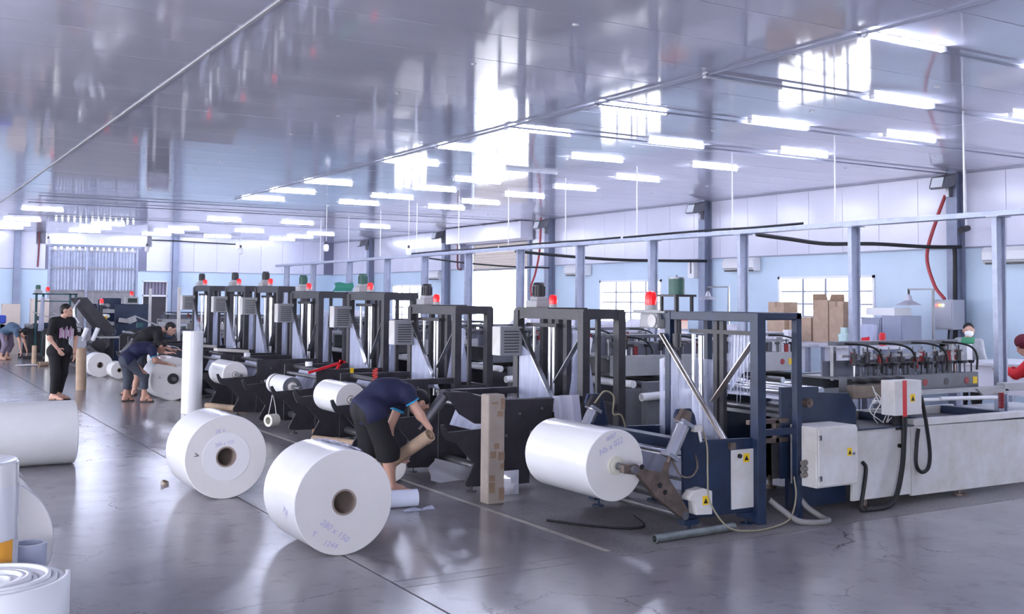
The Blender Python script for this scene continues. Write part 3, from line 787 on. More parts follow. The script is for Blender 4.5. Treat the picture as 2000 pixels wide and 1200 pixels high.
# roll stand, near side
P('roll_stand_plate', MB().prism([(X - .76, .10), (X - .77, .80), (X - .85, .90), (X - .82, .955), (X - .69, .955), (X - .65, .90), (X - .62, .78), (X - .60, .68), (X - .52, .70), (X + .02, .685), (X + .02, .09), (X - .27, .10)], 'y', yN, yN + .03), bluest, b, bev=.004)
P('roll_stand_plate', MB().prism([(X - 1.02 + .2, .10), (X - .80, .80), (X - .85, .90), (X - .82, .975), (X - .69, .975), (X - .65, .90), (X - .62, .78), (X - .60, .68), (X + .02, .665), (X + .02, .09)], 'y', yF, yF + .03), bluest, b, bev=.004)
for yy_ in (yN + .015, yF + .015):
    for lx in (-.70, -.1):
        P('levelling_foot', MB().box(X + lx - .07, X + lx + .07, yy_ - .04, yy_ + .04, .06, .10).cyl((X + lx, yy_, .0), (X + lx, yy_, .012), .05, 14).cyl((X + lx, yy_, .012), (X + lx, yy_, .07), .013, 8), bluest, b)
wp = P('access_panel', MB().box(X - .28, X + .0, yN - .012, yN, .135, .605), whitest, b, bev=.003)
P('warning_sticker', MB().box(X - .155, X - .09, yN - .0145, yN - .012, .50, .57), yelm, wp, smooth=False)
P('warning_mark', MB().prism([(X - .145, .515), (X - .10, .515), (X - .1225, .555)], 'y', yN - .0155, yN - .0145), inkm, wp, smooth=False)
P('knob', MB().cyl((X - .20, yN - .012, .555), (X - .20, yN - .03, .555), .018, 14), blackpl, wp)
jb = P('junction_box', MB().prism([(X - .79, .29), (X - .75, .335), (X - .65, .35), (X - .56, .32), (X - .56, .14), (X - .72, .15), (X - .73, .25), (X - .79, .265)], 'y', yN - .10, yN - .005), whitest, b, bev=.006)
P('warning_sticker', MB().box(X - .66, X - .60, yN - .1025, yN - .10, .22, .29), yelm, jb, smooth=False)
P('warning_mark', MB().prism([(X - .652, .232), (X - .608, .232), (X - .63, .272)], 'y', yN - .1035, yN - .1025), inkm, jb, smooth=False)
P('mount_bracket', MB().prism([(X - .86, .88), (X - .80, .96), (X - .72, .93), (X - .74, .84), (X - .80, .82)], 'y', yN - .05, yN), rust, b, bev=.003)
P('mount_bracket', MB().prism([(X - .86, .88), (X - .80, .97), (X - .72, .94), (X - .74, .84), (X - .80, .82)], 'y', yF - .05, yF), blackst, b, bev=.003)
for yy_ in (yN - .045, yF - .045):
    a_, b_ = V3((X - .80, yy_, .845)), V3((X - .935, yy_, .61)); dd = (b_ - a_) / np.linalg.norm(b_ - a_)
    c = P('pneumatic_cylinder', MB().cyl(a_, b_, .050, 8).beam(a_ - dd * .02, a_ + dd * .01, .11, .11, (0, 1, 0)).beam(b_ - dd * .01, b_ + dd * .02, .11, .11, (0, 1, 0)), steel, b, smooth=False)
    P('piston_rod', MB().cyl(b_, (X - .965, yy_, .54), .02, 10).beam((X - .96, yy_, .56), (X - 1.0, yy_, .46), .03, .04, (0, 1, 0)), rust, c)
    P('roll_arm', MB().prism([(X - 1.40, .575), (X - 1.28, .575), (X - 1.17, .525), (X - 1.02, .49), (X - .97, .50), (X - .965, .44), (X - .77, .18), (X - .79, .12), (X - .85, .14), (X - 1.10, .32), (X - 1.26, .49), (X - 1.40, .515)], 'y', yy_ - .03, yy_ + .02), rust, b, bev=.004)
    for hx, hz in ((X - 1.06, .40), (X - 1.01, .345), (X - 1.23, .55)): P('arm_hole', MB().cyl((hx, yy_ - .029, hz), (hx, yy_ - .033, hz), .02, 14), blackpl, b)
P('pivot_shaft', MB().cyl((X - .81, yN - .08, .15), (X - .81, yF + .1, .15), .032, 16), dsteel, b)
for lx, z, r_, mt in ((-.60, .36, .035, dsteel), (-.45, .62, .03, dsteel), (-.3, .60, .03, rust), (-.52, .52, .045, steel), (-.25, .30, .04, dsteel), (-.66, .24, .05, dsteel)):
    P('cross_roller', MB().cyl((X + lx, yN + .03, z), (X + lx, yF, z), r_, 18), mt, b)
P('cross_beam', MB().box(X - .72, X - .6, yN + .03, yF, .62, .70), bluest, b, bev=.004)
P('cross_beam', MB().box(X - .2, X - .1, yN + .03, yF, .12, .22), bluest, b, bev=.004)
P('film_sheet', MB().sheet([[(X - .54, yN + .12, .58), (X - .54, yF - .12, .58)], [(X - .66, yN + .12, .30), (X - .66, yF - .12, .30)], [(X - .62, yN + .12, .20), (X - .62, yF - .12, .20)]]), pfilm2, b)
# the mounted roll
rm = roll('film_roll', 'white film roll mounted on the navy machine, marked 16 x 022', (X - 1.32, 6.56, .54), AX, .272, .86, .06)
P('chuck', MB().tube((X - 1.32, 6.535, .54), (X - 1.32, 6.65, .54), .072, .03, 28).tube((X - 1.32, 6.52, .54), (X - 1.32, 6.6, .54), .05, .028, 28), M('pale_green_chuck', (206, 204, 192), .5), rm)
P('shaft', MB().cyl((X - 1.32, 6.30, .54), (X - 1.32, 7.66, .54), .028, 16), dsteel, rm)
text('Nb x 022', .062, (X - 1.36, 6.557, .685), (.92, 0, .38), (-.38, 0, .92), purple, rm, shear=.2)
text('#/87', .05, (X - 1.36, 6.557, .755), (.95, 0, .3), (-.3, 0, .95), purple, rm, shear=.2)
# gantry
h = 1.70; yP2, yP1 = 6.40, 7.50
P('gantry_post', MB().box(X - .045, X + .045, yP2 - .045, yP2 + .045, 0, h), bluest, b, bev=.004)
P('gantry_post', MB().box(X - .04, X + .04, yP1 - .035, yP1 + .035, 0, h), bluest, b, bev=.004)
P('gantry_post', MB().box(X + .41, X + .47, yP2 - .03, yP2 + .03, 0, h), bluest, b, bev=.004)
P('gantry_post', MB().box(X + .41, X + .47, yP1 - .03, yP1 + .03, 0, h), bluest, b, bev=.004)
P('gantry_beam', MB().box(X - .035, X + .035, yP2, yP1 + .1, h - .075, h), bluest, b, bev=.004)
P('gantry_beam', MB().box(X - .03, X + .47, yP2 - .03, yP2 + .03, h - .06, h), bluest, b, bev=.01)
P('gantry_beam', MB().box(X + .41, X + .47, yP2, yP1, h - .06, h), bluest, b, bev=.004)
P('gantry_rung', MB().box(X + .03, X + .44, yP2 - .025, yP2 + .025, .70, .75), bluest, b)
for ly in (.60, .52): P('guide_rail', MB().box(X + .10, X + .14, yP2 + ly, yP2 + ly + .05, .55, h - .05), blackst, b)
P('guide_bracket', MB().box(X + .06, X + .10, yP2 + .02, yP2 + .92, h - .19, h - .155), blackst, b)
for ly, z0_, z1_, r_ in ((.86, .62, 1.50, .018), (.76, .60, 1.49, .026), (1.20, .58, 1.17, .022)):
    P('guide_roller', MB().cyl((X + .06, yP2 + ly, z0_), (X + .06, yP2 + ly, z1_), r_, 18), steel, b)
for ly in (1.16, 1.08, 1.02): P('chain_guide', MB().box(X + .03, X + .055, yP2 + ly, yP2 + ly + .03, .9, h - .06), blackst, b)
P('former_bar', MB().beam((X - .06, yP2 + 1.16, 1.50), (X - .06, yP2 + .30, .60), .012, .062, (1, 0, 0)), M('brushed_flat_bar', (190, 180, 172), .3, .75), b, bev=.002)
P('former_bar', MB().beam((X - .066, yP2 + 1.12, 1.49), (X - .066, yP2 + .28, .61), .008, .012, (1, 0, 0)), steel, b)
P('former_bar', MB().beam((X + .05, yP2 + .05, 1.52), (X + .05, yP2 + .60, .93), .012, .062, (1, 0, 0)), M('brushed_flat_bar', (190, 180, 172), .3, .75), b, bev=.002)
P('film_sheet', MB().prism([(yP2 + 1.22, .58), (yP2 + .30, .62), (yP2 + .62, .95), (yP2 + 1.02, 1.37), (yP2 + 1.16, 1.28), (yP2 + 1.22, 1.26)], 'x', X - .032, X - .030), pfilm, b, smooth=False)
P('film_sheet', MB().prism([(yP2 + .95, .62), (yP2 + .55, .60), (yP2 + .56, .95), (yP2 + .05, 1.50), (yP2 + .03, 1.53), (yP2 + .52, 1.53), (yP2 + .52, 1.28), (yP2 + .95, 1.28)], 'x', X + .155, X + .157), pfilm, b, smooth=False)
m = MB(); rg = random.Random(3)
for q in range(9):
    yy_ = yP2 + .14 + .040 * q; m.prism([(yy_, 1.53), (yy_ + .012, 1.53), (yy_ + .03, 1.0 + rg.uniform(-.1, .25)), (yy_ + .022, 1.0)], 'x', X + .150, X + .152)
P('film_pleat', m, pfilm2, b, smooth=False)
# motor stand and beacon arm
ms = MB()
for dx in (-.09, .09):
    for dy in (-.10, .10): ms.box(X + dx - .012, X + dx + .012, yP2 + 1.02 + dy - .012, yP2 + 1.02 + dy + .012, h, h + .13)
ms.box(X - .12, X + .12, yP2 + .89, yP2 + 1.15, h + .13, h + .15)
P('motor_stand', ms, blackst, b)
mo = P('motor', MB().cyl((X, yP2 + 1.02, h + .15), (X, yP2 + 1.02, h + .29), .072, 22), greenm, b)
P('motor_cap', MB().cyl((X, yP2 + 1.02, h + .29), (X, yP2 + 1.02, h + .305), .076, 22).cyl((X, yP2 + 1.02, h + .305), (X, yP2 + 1.02, h + .325), .01, 8), dsteel, mo)
P('drive_shaft', MB().cyl((X, yP2 + 1.02, 1.35), (X, yP2 + 1.02, h + .15), .022, 12).cyl((X, yP2 + 1.02, 1.38), (X, yP2 + 1.02, 1.50), .04, 12), blackst, b)
P('beacon_arm', MB().box(X - .06, X + .06, yP1 + .02, yP1 + .48, h - .02, h + .01), lgrey, b, bev=.004)
mb_ = P('sensor_housing', MB().box(X - .08, X + .08, yP1 + .10, yP1 + .36, h - .16, h - .02), lgrey, b, bev=.02)
P('housing_cap', MB().cyl((X - .085, yP1 + .16, h - .09), (X - .095, yP1 + .16, h - .09), .06, 20), whitest, mb_)
beacon(b, X, yP1 + .29, h + .01, 1.25)
# control side: navy panels, cabinet, white side frame
P('blue_side_panel', MB().prism([(X + .42, 1.07), (X + .87, 1.06), (X + .87, 1.01), (X + 1.25, .99), (X + 1.34, .86), (X + 1.34, .30), (X + .42, .30)], 'y', 6.56, 6.59), bluest, b, bev=.004)
P('hand_knob', MB().cyl((X + .70, 6.56, .93), (X + .70, 6.50, .93), .038, 18).cyl((X + .70, 6.50, .93), (X + .70, 6.485, .93), .02, 12), rust, b)
P('blue_side_panel', MB().box(X + .50, X + 1.20, 6.56, 6.60, .04, .30), bluest, b)
P('blue_side_panel', MB().prism([(X + .42, 1.07), (X + 1.25, 1.0), (X + 1.34, .86), (X + 1.34, .10), (X + .42, .10)], 'y', 7.6, 7.63), bluest, b, bev=.004)
cab = P('control_cabinet', MB().box(X + .46, X + .94, 6.21, 6.50, .27, .765), whitest, b, bev=.006)
P('cabinet_door', MB().box(X + .475, X + .935, 6.195, 6.21, .285, .75), whitest, cab, bev=.004)
P('warning_sticker', MB().box(X + .81, X + .86, 6.192, 6.1955, .515, .58), yelm, cab, smooth=False)
P('warning_mark', MB().prism([(X + .817, .528), (X + .853, .528), (X + .835, .562)], 'y', 6.1905, 6.192), inkm, cab, smooth=False)
for z in (.35, .68): P('hinge', MB().cyl((X + .48, 6.192, z - .02), (X + .48, 6.192, z + .02), .008, 8).cyl((X + .50, 6.192, z - .02), (X + .50, 6.192, z + .02), .006, 8), dsteel, cab)
P('door_lock', MB().cyl((X + .885, 6.195, .53), (X + .885, 6.187, .53), .012, 12), dsteel, cab)
for z in (.37, .42, .47): P('cable_gland', MB().cyl((X + .46, 6.32, z), (X + .41, 6.32, z - .005), .022, 10), M('gland_grey', (120, 116, 112), .5), cab)
sf = P('white_side_frame', MB().prism([(X + 1.13, .69), (X + 1.86, .68), (X + 1.86, .08), (X + 1.10, .08)], 'y', 6.40, 6.43), whitest, b, bev=.004)
P('white_side_frame', MB().prism([(X + 1.87, .68), (X + 4.1, .66), (X + 4.1, .05), (X + 1.87, .06)], 'y', 6.40, 6.43), whitest, b, bev=.004)
P('frame_rail', MB().box(X + 1.87, X + 4.1, 6.37, 6.45, .685, .745), whitest, b, bev=.006)
P('white_side_frame', MB().prism([(X + 1.13, .69), (X + 4.1, .68), (X + 4.1, .05), (X + 1.10, .08)], 'y', 7.60, 7.63), whitest, b)
P('panel_knob', MB().cyl((X + 1.70, 6.40, .52), (X + 1.70, 6.375, .52), .018, 14), blackpl, b)
P('panel_knob', MB().cyl((X + 1.70, 6.40, .25), (X + 1.70, 6.39, .25), .009, 10), blackpl, b)
P('frame_edge', MB().box(X + 1.12, X + 1.86, 6.36, 6.46, .685, .70), bluest, b)
for lx in (1.3, 2.6, 3.95):
    for yq in (6.44, 7.58): P('machine_foot', MB().cyl((X + lx, yq, 0), (X + lx, yq, .02), .06, 16).cyl((X + lx, yq, .02), (X + lx, yq, .12), .02, 10), rust, b)
P('bed_tray', MB().box(X + 1.34, X + 4.05, 6.45, 7.58, .56, .60), blackst, b)
for lx in (1.45, 2.6, 3.9): P('bed_cross_member', MB().box(X + lx - .05, X + lx + .05, 6.45, 7.58, .60, .68), bluest, b)
for lx, z, r_, mt in ((.55, .86, .035, dsteel), (.75, 1.0, .03, steel), (.95, 1.02, .03, steel), (1.2, .92, .04, whitepl)):
    P('bed_roller', MB().cyl((X + lx, 6.6, z), (X + lx, 7.6, z), r_, 18), mt, b)
P('feed_table', MB().box(X + .5, X + 1.3, 6.64, 7.58, .80, .83), dsteel, b)
P('feed_table', MB().box(X + .5, X + 1.3, 6.64, 7.58, .955, .965), M('pale_feed_sheet', (206, 206, 222), .3), b)
for z in (.62, .78): P('brown_rung', MB().box(X + .0, X + .44, yP2 + .1, yP2 + .14, z, z + .035), rust, b)
P('brown_rung', MB().box(X + .30, X + .335, yP2 + .1, yP2 + .14, .62, .80), rust, b)
P('rod', MB().cyl((X + 1.55, 6.55, .90), (X + 2.55, 6.55, .885), .018, 12), whitepl, b)
P('rod', MB().cyl((X + 2.45, 6.53, .895), (X + 3.30, 6.53, .875), .020, 12), whitepl, b)
P('rod', MB().box(X + 2.0, X + 3.7, 6.62, 6.68, .93, .97), lgrey, b)
P('spring', MB().pipe([(X + 3.42 + .025 * math.cos(t_ * .8), 6.56 + .025 * math.sin(t_ * .8), .76 + .0022 * t_) for t_ in range(70)], .006, 5, 1), dredm, b)
P('brown_drive_housing', MB().box(X + 1.42, X + 2.25, 6.66, 6.74, .92, 1.04), M('tan_housing', (150, 134, 120), .5, var=.2), b, bev=.01)
P('cable_chain', MB().pipe([(X + 1.40 + .09 * q, 6.68 + .02 * (q % 2), 1.075 + .01 * (q % 2)) for q in range(9)], .028, 8, 2), blackpl, b)
head(b, X + 1.55, X + 3.48, 6.85, .94, 1.10, 1.42, 20, greyst, 5)
P('outfeed_beam', MB().box(X + 3.55, X + 4.1, 6.6, 6.7, .92, 1.0), lgrey, b, bev=.004)
P('outfeed_beam', MB().prism([(X + 3.1, .96), (X + 3.6, .94), (X + 3.6, .89), (X + 3.2, .89)], 'y', 6.60, 6.63), lgrey, b)
P('guide_handle', MB().box(X + 3.52, X + 3.56, 7.3, 7.34, 1.05, 1.36).box(X + 3.52, X + 3.74, 7.3, 7.34, 1.34, 1.37), blackst, b)
# pendant control box and its black cables
pb = P('pendant_box', MB().box(X + 1.52, X + 1.88, 6.29, 6.44, .80, 1.105), whitest, b, bev=.006)
P('red_tape', MB().box(X + 1.625, X + 1.675, 6.286, 6.291, .79, 1.107), redm, pb, smooth=False)
P('warning_sticker', MB().box(X + 1.725, X + 1.785, 6.287, 6.2905, .915, .985), yelm, pb, smooth=False)
P('warning_mark', MB().prism([(X + 1.733, .925), (X + 1.777, .925), (X + 1.755, .967)], 'y', 6.2855, 6.287), inkm, pb, smooth=False)
P('pendant_arm', MB().box(X + 1.66, X + 1.74, 6.38, 6.44, .66, .82), blackst, b)
P('black_cable', MB().pipe([(X + 1.88, 6.34, .965), (X + 1.93, 6.33, .93), (X + 2.02, 6.34, .62), (X + 2.06, 6.35, .42), (X + 2.03, 6.35, .30), (X + 1.94, 6.35, .275), (X + 1.87, 6.35, .35), (X + 1.88, 6.35, .52), (X + 1.92, 6.36, .66)], .017, 8), blackpl, b)
P('black_cable', MB().pipe([(X + 1.72, 6.36, .80), (X + 1.71, 6.35, .6), (X + 1.66, 6.33, .35), (X + 1.55, 6.31, .10), (X + 1.40, 6.30, .02), (X + 1.15, 6.30, .02)], .022, 8), blackpl, b)
P('black_cable', MB().pipe([(X + 1.75, 6.36, .80), (X + 1.735, 6.36, .6), (X + 1.68, 6.34, .35), (X + 1.57, 6.32, .10), (X + 1.42, 6.32, .02), (X + 1.15, 6.33, .02)], .016, 8), blackpl, b)
P('black_cable', MB().pipe([(X + 1.16, 6.34, .42), (X + 1.19, 6.33, .36), (X + 1.14, 6.32, .16), (X + 1.10, 6.31, .03), (X + 1.2, 6.3, .02)], .018, 8), blackpl, b)
rg = random.Random(11)
for q in range(7):
    x_ = X + 1.45 + rg.uniform(0, .35); z_ = .86 + rg.uniform(-.06, .12)
    P('pale_wire', MB().pipe([(x_, 6.5, z_ + .1), (x_ + rg.uniform(-.15, .1), 6.44, z_ + rg.uniform(-.05, .05)), (x_ + rg.uniform(-.1, .15), 6.45, z_ - .1), (x_ + rg.uniform(-.05, .1), 6.47, .72)], .005, 5), wirew, b)
P('grey_hose', MB().pipe([(X + .12, 6.40, .18), (X + .2, 6.33, .10), (X + .26, 6.22, .03), (X + .38, 6.12, .022), (X + .52, 6.14, .022), (X + .56, 6.26, .03), (X + .50, 6.34, .09), (X + .47, 6.40, .16)], .024, 10), rubberhose, b)
P('thin_air_line', MB().pipe([(X - .62, 6.38, .82), (X - .58, 6.36, .66), (X - .60, 6.33, .45), (X - .62, 6.28, .25), (X - .50, 6.22, .06), (X - .3, 6.18, .015), (X - .05, 6.2, .012), (X + .2, 6.25, .05), (X + .35, 6.33, .2), (X + .38, 6.38, .35)], .007, 6), M('olive_line', (146, 138, 116), .5), b)
P('thin_air_line', MB().pipe([(X - .93, 6.36, .58), (X - .86, 6.34, .46), (X - .74, 6.36, .44), (X - .66, 6.38, .50), (X - .68, 6.38, .60)], .008, 6), rust, b)
P('valve', MB().cbox((X - .66, yN - .03, .80), (.08, .05, .05)).cyl((X - .66, yN - .06, .78), (X - .64, yN - .06, .70), .012, 8), whitest, b, bev=.006)
P('valve', MB().cbox((X - .28, yN - .015, .64), (.06, .03, .05)), rust, b)
P('thin_air_line', MB().pipe([(X - .80, yF - .06, .90), (X - .70, yF - .07, 1.0), (X - .60, yF - .07, .95), (X - .60, yF - .06, .80), (X - .50, yF - .05, .78), (X - .44, yF - .05, .62)], .008, 6), M('olive_line', (146, 138, 116), .5), b)
P('floor_cable', MB().pipe([(X - 1.45, 7.3, .01), (X - 1.3, 7.0, .012), (X - 1.1, 6.75, .012), (X - .95, 6.7, .012), (X - .90, 6.75, .03), (X - .88, 6.9, .06)], .010, 6), blackpl, b)

# ================================================================== OVERHEAD RAIL ON POSTS
rail = T('overhead_service_rail', 'long galvanised overhead rail on posts running behind the machine row', 'rail', (10.5, 18, 0))
PY_ = [7.16, 9.15, 11.13, 13.14, 15.14, 17.12, 19.16, 21.17, 23.17, 25.5, 28.1, 30.3]
P('rail_beam', MB().box(10.44, 10.56, 4.2, 31.2, 2.745, 2.81), galv, rail, bev=.006)
for y in PY_:
    P('rail_post', MB().box(10.42, 10.44, y - .03, y + .03, 0, 2.75).box(10.44, 10.56, y - .006, y + .006, 0, 2.75).box(10.56, 10.58, y - .03, y + .03, 0, 2.75), galv, rail)
    P('post_cap', MB().box(10.38, 10.62, y - .07, y + .07, 2.735, 2.746), galv, rail)
for y in (7.58, 9.45, 11.34, 13.55, 15.6, 17.57, 19.6, 21.6, 23.6, 25.6, 27.6):
    P('hanger_rod', MB().cyl((10.5, y, 2.8), (10.5, y, HC), .010, 6), whitepl, rail)
for y in (12.0, 16.0, 20.0):
    P('rail_cable', MB().pipe([(10.5, y - 2.0, 2.835), (10.51, y - 1, 2.83), (10.49, y, 2.84), (10.5, y + 1.9, 2.83)], .018, 6), blackpl, rail)
cabm = blackpl
def cable(label, pts, r=.03, m=None):
    O('power_cable', MB().pipe(pts, r, 7), m or cabm, label, 'cable')
cable('black cable bundle sagging from the overhead rail to the second wall column', [(10.5, 10.85, 2.73), (11.3, 11.0, 2.70), (12.3, 11.25, 2.68), (13.4, 11.3, 2.72), (14.4, 11.1, 2.70), (15.16, 11.02, 2.72)])
cable('black cable bundle crossing to the column behind the red beacon', [(10.5, 17.3, 2.73), (11.5, 17.4, 2.68), (12.8, 17.3, 2.63), (14.2, 17.2, 2.64), (15.16, 17.17, 2.66)])
cable('thin cable crossing from the rail to the column by the roller door', [(10.5, 21.3, 2.73), (12, 22, 2.66), (13.8, 22.9, 2.64), (15.16, 23.27, 2.65)], .02)
cable('black cable running down the nearest wall column', [(15.135, 11.12, 2.72), (15.135, 11.11, 2.5), (15.135, 11.12, 1.9), (15.135, 11.12, 1.1)], .035)
cable('red hose hanging down beside the nearest wall column', [(15.3, 11.40, 3.6), (15.2, 11.5, 3.2), (15.1, 11.62, 2.6), (15.06, 11.45, 2.1), (14.98, 11.2, 1.87)], .03, M('red_hose', (176, 70, 76), .5))
cable('red pipe hanging beside the column next to the roller door', [(15.1, 23.6, HC), (15.1, 23.66, 3.1), (15.06, 23.8, 2.5), (15.05, 24.0, 2.1), (15.1, 23.9, 1.6)], .028, M('red_hose', (176, 70, 76), .5))
cable('dark red drain pipe bent at its foot beside the roller door', [(15.3, 28.62, 3.5), (15.3, 28.62, 3.0), (15.3, 28.6, 2.78), (15.3, 28.5, 2.72), (15.3, 28.4, 2.72)], .028, M('maroon_pipe', (120, 62, 70), .5))
cable('dark pipe hanging down the back wall at the left', [(4.35 + .45, Y1 - .1, HC), (4.8, Y1 - .1, 3.3), (4.78, Y1 - .1, 2.78)], .03, M('maroon_pipe', (120, 62, 70), .5))
cable('thin dark conduit along the back wall above the door', [(8.5, Y1 - .06, 3.83), (9.3, Y1 - .3, 3.82), (11.5, Y1 - .06, 3.78)], .02)

# ================================================================== FITTINGS ON THE RIGHT WALL
def flood(y, lab):
    o = T('floodlight', lab, 'floodlight', (15.1, y, HC - .22), 'floodlights on the wall columns')
    P('lamp_body', MB().prism([(15.14, 3.93), (14.86, 3.86), (14.80, 3.68), (14.86, 3.66), (15.10, 3.73)], 'y', y - .14, y + .14), dsteel, o, bev=.006)
    P('glass_lens', MB().add([(14.853, y - .11, 3.85), (14.853, y + .11, 3.85), (14.797, y + .11, 3.69), (14.797, y - .11, 3.69)], [(0, 1, 2, 3)]), M('floodlight_lens', (226, 230, 238), .1), o, smooth=False)
    P('bracket', MB().box(15.08, 15.18, y - .03, y + .03, 3.55, 3.75), dsteel, o)
for y, lab in ((11.2, 'grey floodlight on the wall column nearest the camera'), (17.3, 'grey floodlight on the second wall column'), (23.4, 'grey floodlight on the column before the roller door'), (29.3, 'grey floodlight on the column past the roller door'), (35.2, 'small grey floodlight on the farthest wall column')): flood(y, lab)
def ac(y, lab, z=2.43):
    o = T('air_conditioner', lab, 'air conditioner', (15.3, y, z), 'wall air conditioners')
    P('casing', MB().prism([(15.385, z), (15.385, z + .27), (15.22, z + .27), (15.17, z + .20), (15.18, z + .05), (15.24, z)], 'y', y - .46, y + .46), whitepl, o, bev=.01)
    P('air_outlet', MB().box(15.185, 15.25, y - .40, y + .40, z - .006, z + .02), blackst, o)
    P('flap', MB().box(15.172, 15.178, y - .44, y + .44, z + .055, z + .065), greyst, o)
for y, lab in ((10.2, 'white air conditioner on the wall at the right edge'), (16.25, 'white air conditioner between window and second column'), (22.15, 'white air conditioner beside the column before the roller door'), (30.15, 'small white air conditioner past the roller door')): ac(y, lab)
o = T('meter_box', 'tall slim white box on the second wall column', 'box', (15.14, 17.5, 2.3))
P('box_body', MB().box(15.06, 15.2, 17.46, 17.66, 2.30, 2.70), whitepl, o, bev=.005)
P('slot', MB().box(15.05, 15.065, 17.54, 17.57, 2.40, 2.66), greyst, o)
o = T('security_camera', 'small dark security camera under a rod on the nearest column', 'camera', (15.02, 10.85, 2.95))
P('camera_body', MB().cyl((15.12, 10.85, 3.02), (14.92, 10.85, 2.97), .05, 14), blackst, o)
P('mount_rod', MB().cyl((15.1, 10.86, 3.02), (15.1, 10.88, HC), .018, 8), whitepl, o)
P('bracket', MB().box(15.08, 15.18, 10.82, 10.88, 3.0, 3.06), whitepl, o)
o = T('control_cabinet', 'grey electric wall cabinet with three lit indicator lamps', 'cabinet', (14.93, 11.07, 1.38))
P('cabinet_body', MB().box(14.78, 15.08, 10.90, 11.24, 1.38, 1.86), M('cabinet_grey', (172, 174, 186), .45), o, bev=.008)
P('cabinet_door', MB().box(14.765, 14.78, 10.915, 11.225, 1.40, 1.84), M('cabinet_grey', (172, 174, 186), .45), o, bev=.004)
for q, (nm, c) in enumerate((('red', (255, 60, 60)), ('amber', (255, 190, 60)), ('white', (240, 255, 220)))):
    P('indicator_lamp', MB().cyl((14.765, 11.19 - .06 * q, 1.77), (14.75, 11.19 - .06 * q, 1.77), .017, 12), M('lit_lamp_' + nm, c, .3, emit=c, es=2.5), o, label=nm + ' indicator lamp')
P('wall_bracket', MB().box(15.08, 15.178, 11.18, 11.23, 1.5, 1.56).box(15.08, 15.178, 11.18, 11.23, 1.7, 1.76), dsteel, o)
for q in range(2): P('conduit_tail', MB().pipe([(14.95, 11.0 + .1 * q, 1.38), (14.93, 11.0 + .1 * q, 1.2), (14.95, 10.95 + .1 * q, 1.05)], .014, 6), blackpl, o)

# ================================================================== PACKING BENCHES, BOXES, LAMPS
topm = M('bench_top', (206, 206, 216), .35, var=.05)
def bench(y0, y1, x0, x1, z, lab):
    o = T('packing_bench', lab, 'bench', ((x0 + x1) / 2, (y0 + y1) / 2, 0), 'packing benches along the windows')
    P('bench_top', MB().box(x0, x1, y0, y1, z - .05, z), topm, o, bev=.006)
    P('bench_panel', MB().box(x0 + .05, x0 + .07, y0 + .05, y1 - .05, z - .42, z - .05), M('pale_bench_panel', (216, 216, 226), .4), o)
    for x in (x0 + .06, x1 - .06):
        for y in (y0 + .06, y1 - .06): P('leg', MB().box(x - .03, x + .03, y - .03, y + .03, 0, z - .05), galv, o)
    P('bench_shelf', MB().box(x0 + .06, x1 - .06, y0 + .06, y1 - .06, .35, .38), topm, o)
BZ = 1.14
bench(7.2, 9.6, 13.0, 14.3, 1.0, 'pale packing bench by the person in the red jacket')
bench(12.0, 15.2, 12.7, 14.2, BZ, 'pale packing bench with cardboard boxes under the nearest window')
bench(15.4, 18.4, 12.7, 14.2, BZ, 'pale packing bench with a red-striped carton behind the navy machine')
bench(18.7, 21.9, 12.7, 14.2, BZ, 'pale packing bench under the second window')
bench(29.2, 32.6, 12.7, 14.2, BZ, 'far packing bench past the roller door')
def carton(x, y, z, dx, dy, dz, lab, rot=0, openf=False, m=None):
    o = T('cardboard_box', lab, 'box', (x, y, z), 'cardboard boxes on the benches'); o.rotation_euler = (0, 0, R(rot))
    def Q(nm, mb, mt, **k):
        a = np.array(mb.v); c = (a.min(0) + a.max(0)) / 2
        return link(nm, mb.mesh(nm, mt, c, False), c, o)
    Q('box_body', MB().box(-dx / 2, dx / 2, -dy / 2, dy / 2, 0, dz), m or cardb, )
    if openf:
        for s_ in (-1, 1): Q('flap', MB().add([(s_ * dx / 2, -dy / 2, dz), (s_ * dx / 2, dy / 2, dz), (s_ * (dx / 2 + .02), dy / 2 - .02, dz + .10), (s_ * (dx / 2 + .02), -dy / 2 + .02, dz + .10)], [(0, 1, 2, 3), (3, 2, 1, 0)]), m or cardb)
    else: Q('packing_tape', MB().box(-dx / 2 - .001, dx / 2 + .001, -.025, .025, dz - .09, dz + .001), tapeb)
    return o
carton(13.85, 12.62, BZ, .40, .33, .70, 'tallest upright cardboard carton in front of the nearest window', openf=True)
carton(13.85, 12.28, BZ, .40, .30, .68, 'upright cardboard carton right beside the tallest one')
carton(13.85, 13.08, BZ, .40, .50, .40, 'wide low cardboard carton left of the tallest carton')
carton(13.90, 13.72, BZ, .36, .42, .48, 'cardboard carton behind the corner of the navy gantry')
carton(13.90, 13.72, BZ + .481, .34, .38, .18, 'small cardboard carton on top of another behind the navy gantry')
carton(13.2, 15.9, BZ + .135, .3, .5, .16, 'small pale carton with a red stripe on the bench', m=M('red_striped_carton', (214, 186, 170), .6))
O('red_strip', MB().box(13.04, 13.36, 15.64, 16.16, BZ + .296, BZ + .315), redm, 'red lid strip on the small pale carton', 'lid')
wpm = M('white_bag_bundle', (224, 222, 234), .3, var=.12, vs_=9, bump=.25, bs=18)
